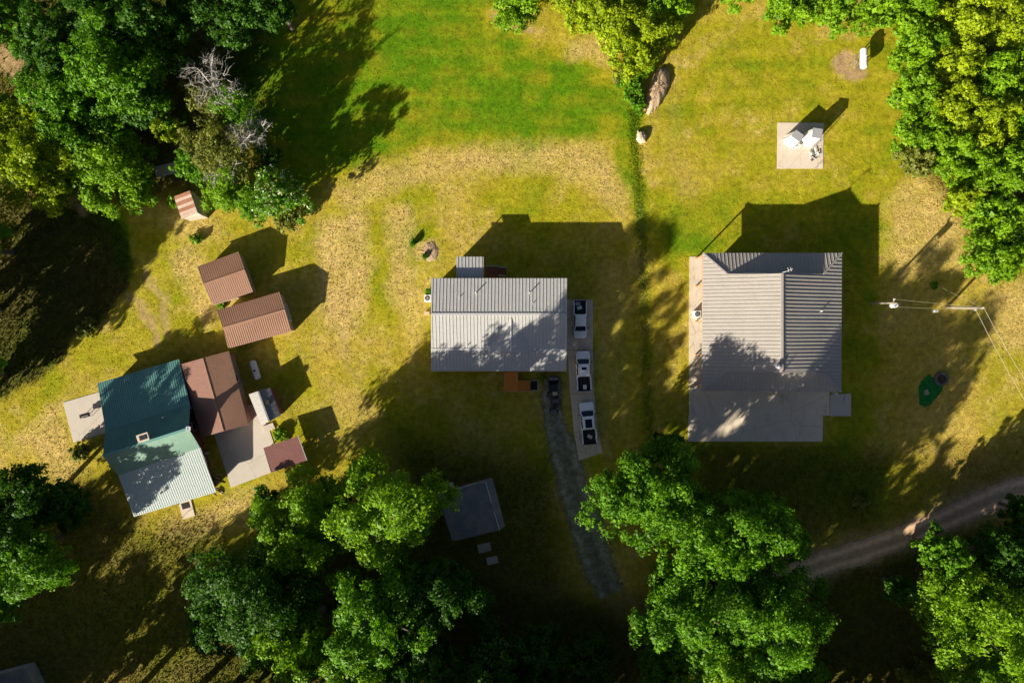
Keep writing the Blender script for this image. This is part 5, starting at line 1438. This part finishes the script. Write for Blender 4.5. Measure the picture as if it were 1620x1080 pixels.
def dead_tree(px, py, T, label, seed=3, R=3.6):
    rg = random.Random(seed); c = P(px, py, T * .8)
    t = thing('dead_tree', label, 'tree', (c.x, c.y, 0))
    MB().tube([(0, -1.2, -.1), (0.1, -.8, T * .35), (0, -.2, T * .65)], [.26, .2, .15], 9).build('trunk', M_DEAD, t, False)
    def grow(mb, p, d, l, r, lev):
        pts = [p]; q = p.copy(); dd = d.copy()
        for k in range(4):
            dd = (dd + Vector((rg.gauss(0, .28), rg.gauss(0, .28), rg.gauss(.02, .2)))).normalized()
            q = q + dd * l / 4; pts.append(q.copy())
        mb.tube(pts, [r, r * .85, r * .7, r * .55, r * .4], 5 if lev < 2 else 3, lev < 2)
        if lev < 4:
            for _ in range(5 if lev < 2 else 4):
                k = rg.randint(1, 4); 
                nd = (dd * .6 + Vector((rg.gauss(0, .8), rg.gauss(0, .8), rg.gauss(.15, .5)))).normalized()
                grow(mb, pts[k], nd, l * rg.uniform(.5, .75), r * .5, lev + 1)
    for k in range(6):
        a = math.tau * k / 6 + rg.uniform(-.4, .4); mb = MB()
        grow(mb, Vector((0, -.4, T * (.45 + .03 * k))), Vector((math.cos(a) * .8, math.sin(a) * .8 + .25, .55)).normalized(), R * .62, .12, 1)
        mb.build('limb', M_DEAD, t, False)
dead_tree(328, 122, 11, 'bare grey dead tree with tangled branches above the thicket', 3, 5.4)
dead_tree(345, 265, 9.5, 'leafless grey branches poking out of the thicket above the rusty shed', 21, 2.8)
dead_tree(388, 200, 11, 'smaller bare grey dead tree standing in the thicket', 8, 3.6)

# hedge along the ditch and top edge
tree(1000, 42, 60, 6.5, 'yellow', 'bright yellow-green tree at the top of the ditch between the lawns', low=.04, dens=1.4)
tree(940, 0, 52, 6, 'yellow', 'yellow-green tree on the top edge left of the ditch', low=.04, dens=1.4)
tree(1055, 5, 40, 7, 'bright', 'light green tree on the top edge right of the ditch', low=.08)
tree(820, -2, 44, 6, 'bright', 'light green tree on the top edge above the green lawn', low=.08)
shrub(1000, 105, 26, 2.4, 'bright', 'green hedge bush left of the top of the brush pile')
shrub(1000, 145, 22, 1.8, 'mid', 'green weedy bush left of the brush pile middle')
shrub(1008, 168, 14, 1.2, 'mid', 'small weedy bush at the foot of the brush pile')
shrub(985, 120, 16, 1.4, 'olive', 'olive weed bush on the lawn side of the hedge')
tree(1260, -2, 42, 7, 'bright', 'light green tree on the top edge above the right lawn', low=.08)
tree(1330, 5, 36, 8, 'bright', 'light green tree on the top edge left of the right-hand wood', low=.08)
tree(1170, -30, 36, 7, 'bright', 'light green tree just showing on the top edge of the right lawn', low=.08)
# right-hand wood
RW = [
    (1392, 5, 40, 7.3, 'bright', 'light green tree of the right wood at the top edge above the raised tank'),
    (1456, 66, 42, 7.7, 'bright', 'light green tree of the right wood just right of the raised tank'),
    (1450, 0, 46, 8.4, 'bright', 'light green tree on the top edge at the middle of the right wood'),
    (1530, 20, 52, 8.8, 'yellow', 'yellow-green tree on the top edge of the right wood near the corner'),
    (1605, 30, 50, 9.1, 'yellow', 'yellow-green tree in the top right corner'),
    (1520, 95, 46, 8.4, 'yellow', 'yellow-green tree of the right wood beside the dark gap'),
    (1590, 115, 48, 8.8, 'bright', 'light green tree of the right wood on the right edge, upper part'),
    (1455, 140, 38, 7.3, 'bright', 'light green tree of the right wood edge level with the concrete pad top'),
    (1515, 165, 44, 8.1, 'yellow', 'yellow-green tree in the middle of the right wood'),
    (1575, 195, 48, 8.4, 'yellow', 'yellow-green tree of the right wood by the right edge, middle part'),
    (1460, 200, 36, 6.8, 'bright', 'light green tree of the right wood edge level with the covered stacks'),
    (1510, 235, 40, 7.3, 'bright', 'light green tree of the right wood below the middle yellow-green one'),
    (1455, 250, 26, 6.0, 'olive', 'low olive tree at the lower end of the right wood edge'),
    (1610, 265, 44, 8.4, 'bright', 'light green tree on the right edge above the lower tip of the wood'),
    (1555, 275, 40, 7.7, 'bright', 'light green tree in the lower part of the right wood'),
    (1530, 310, 30, 6.7, 'yellow', 'small yellow-green tree at the lower left border of the right wood'),
    (1585, 345, 42, 7.7, 'bright', 'light green tree near the lower tip of the right wood'),
    (1590, 405, 48, 7.9, 'bright', 'round light green tree at the lower tip of the right wood'),
    (1640, 180, 44, 8.8, 'mid', 'green tree cut by the right edge in the middle of the wood'),
    (1645, 360, 44, 8.1, 'mid', 'green tree cut by the right edge at the lower wood tip'),
]
for a in RW: tree(*a[:5], a[5], low=.05, group='trees of the right wood')
for px, py, r, lb in ((1476, 168, 12, 'white-flowering bush in the right wood edge, upper of two'), (1460, 222, 14, 'white-flowering bush in the right wood edge, lower of two')):
    shrub(px, py, r, 3.6, 'bright', lb, flowers=40)
# small yard plants
shrub(655, 383, 6, .7, 'mid', 'small dark green bush left of the grey house')
shrub(672, 405, 4, .5, 'mid', 'tiny green bush beside the soil mound')
shrub(678, 462, 5, .8, 'mid', 'green bush just above the air conditioner of the grey house')
shrub(444, 687, 11, .7, 'bright', 'bright green weed clump between shed step and maroon carport')
shrub(140, 520, 16, .9, 'olive', 'olive weed clump at the corner of the rough field')
shrub(125, 715, 16, 1.6, 'olive', 'bare olive bush below the left patio')
shrub(1360, 795, 14, 1.2, 'olive', 'sparse grey bush beside the dirt road')
shrub(858, 598, 6, 1.0, 'yellow', 'yellow-green bush between the orange steps and the utility vehicle')
shrub(278, 792, 7, .9, 'mid', 'green bush left of the stoop under the green house')
shrub(350, 482, 7, .5, 'bright', 'green weeds between the two brown sheds')
shrub(1478, 452, 5, .5, 'mid', 'dark green weed at the foot of the guy wire')

# trees standing outside the picture, known from their shadows (ground pixel, crown radius, height)
OUT = [(5, 590, 52, 15), (-60, 670, 56, 17), (0, 490, 48, 14), (20, 400, 48, 14), (-90, 545, 52, 18), (0, 180, 52, 16), (0, 310, 52, 15), (-20, 60, 52, 16),
       (-90, 1180, 56, 12), (0, 1150, 52, 12), (60, 1110, 40, 9), (110, 1150, 56, 18), (200, 1110, 56, 17), (280, 1120, 56, 19)]
OUT += [(-100, 1035, 50, 13), (-50, 1065, 46, 12), (-150, 1120, 56, 15)] + [(1060 + 90 * k, 1200, 60, 18) for k in range(5)]
OUT += [(380 + 80 * k, 1108, 52, 11) for k in range(9)]
OUT += [(345 + 78 * k, 1112 + 14 * (k % 2), 62, 23 + 2 * (k % 2)) for k in range(8)] + [(330 + 90 * k, 1200 + 16 * (k % 2), 66, 22) for k in range(7)]
OUT += [(970 + 80 * k, 1118 + 12 * (k % 2), 56, 19 - (k % 2)) for k in range(8)]
for k, (gx, gy, r, T) in enumerate(OUT):
    q = 1 / (1 - .72 * T / CAM_H)
    tree(810 + (gx - 810) * q, 540 + (gy - 540) * q, r * q, T, 'mid', 'green tree standing just outside the picture frame', group='trees outside the frame', dens=.8, leaf=.62, low=.03)
print('leaves', NLEAF[0], 'objects', len(bpy.data.objects))
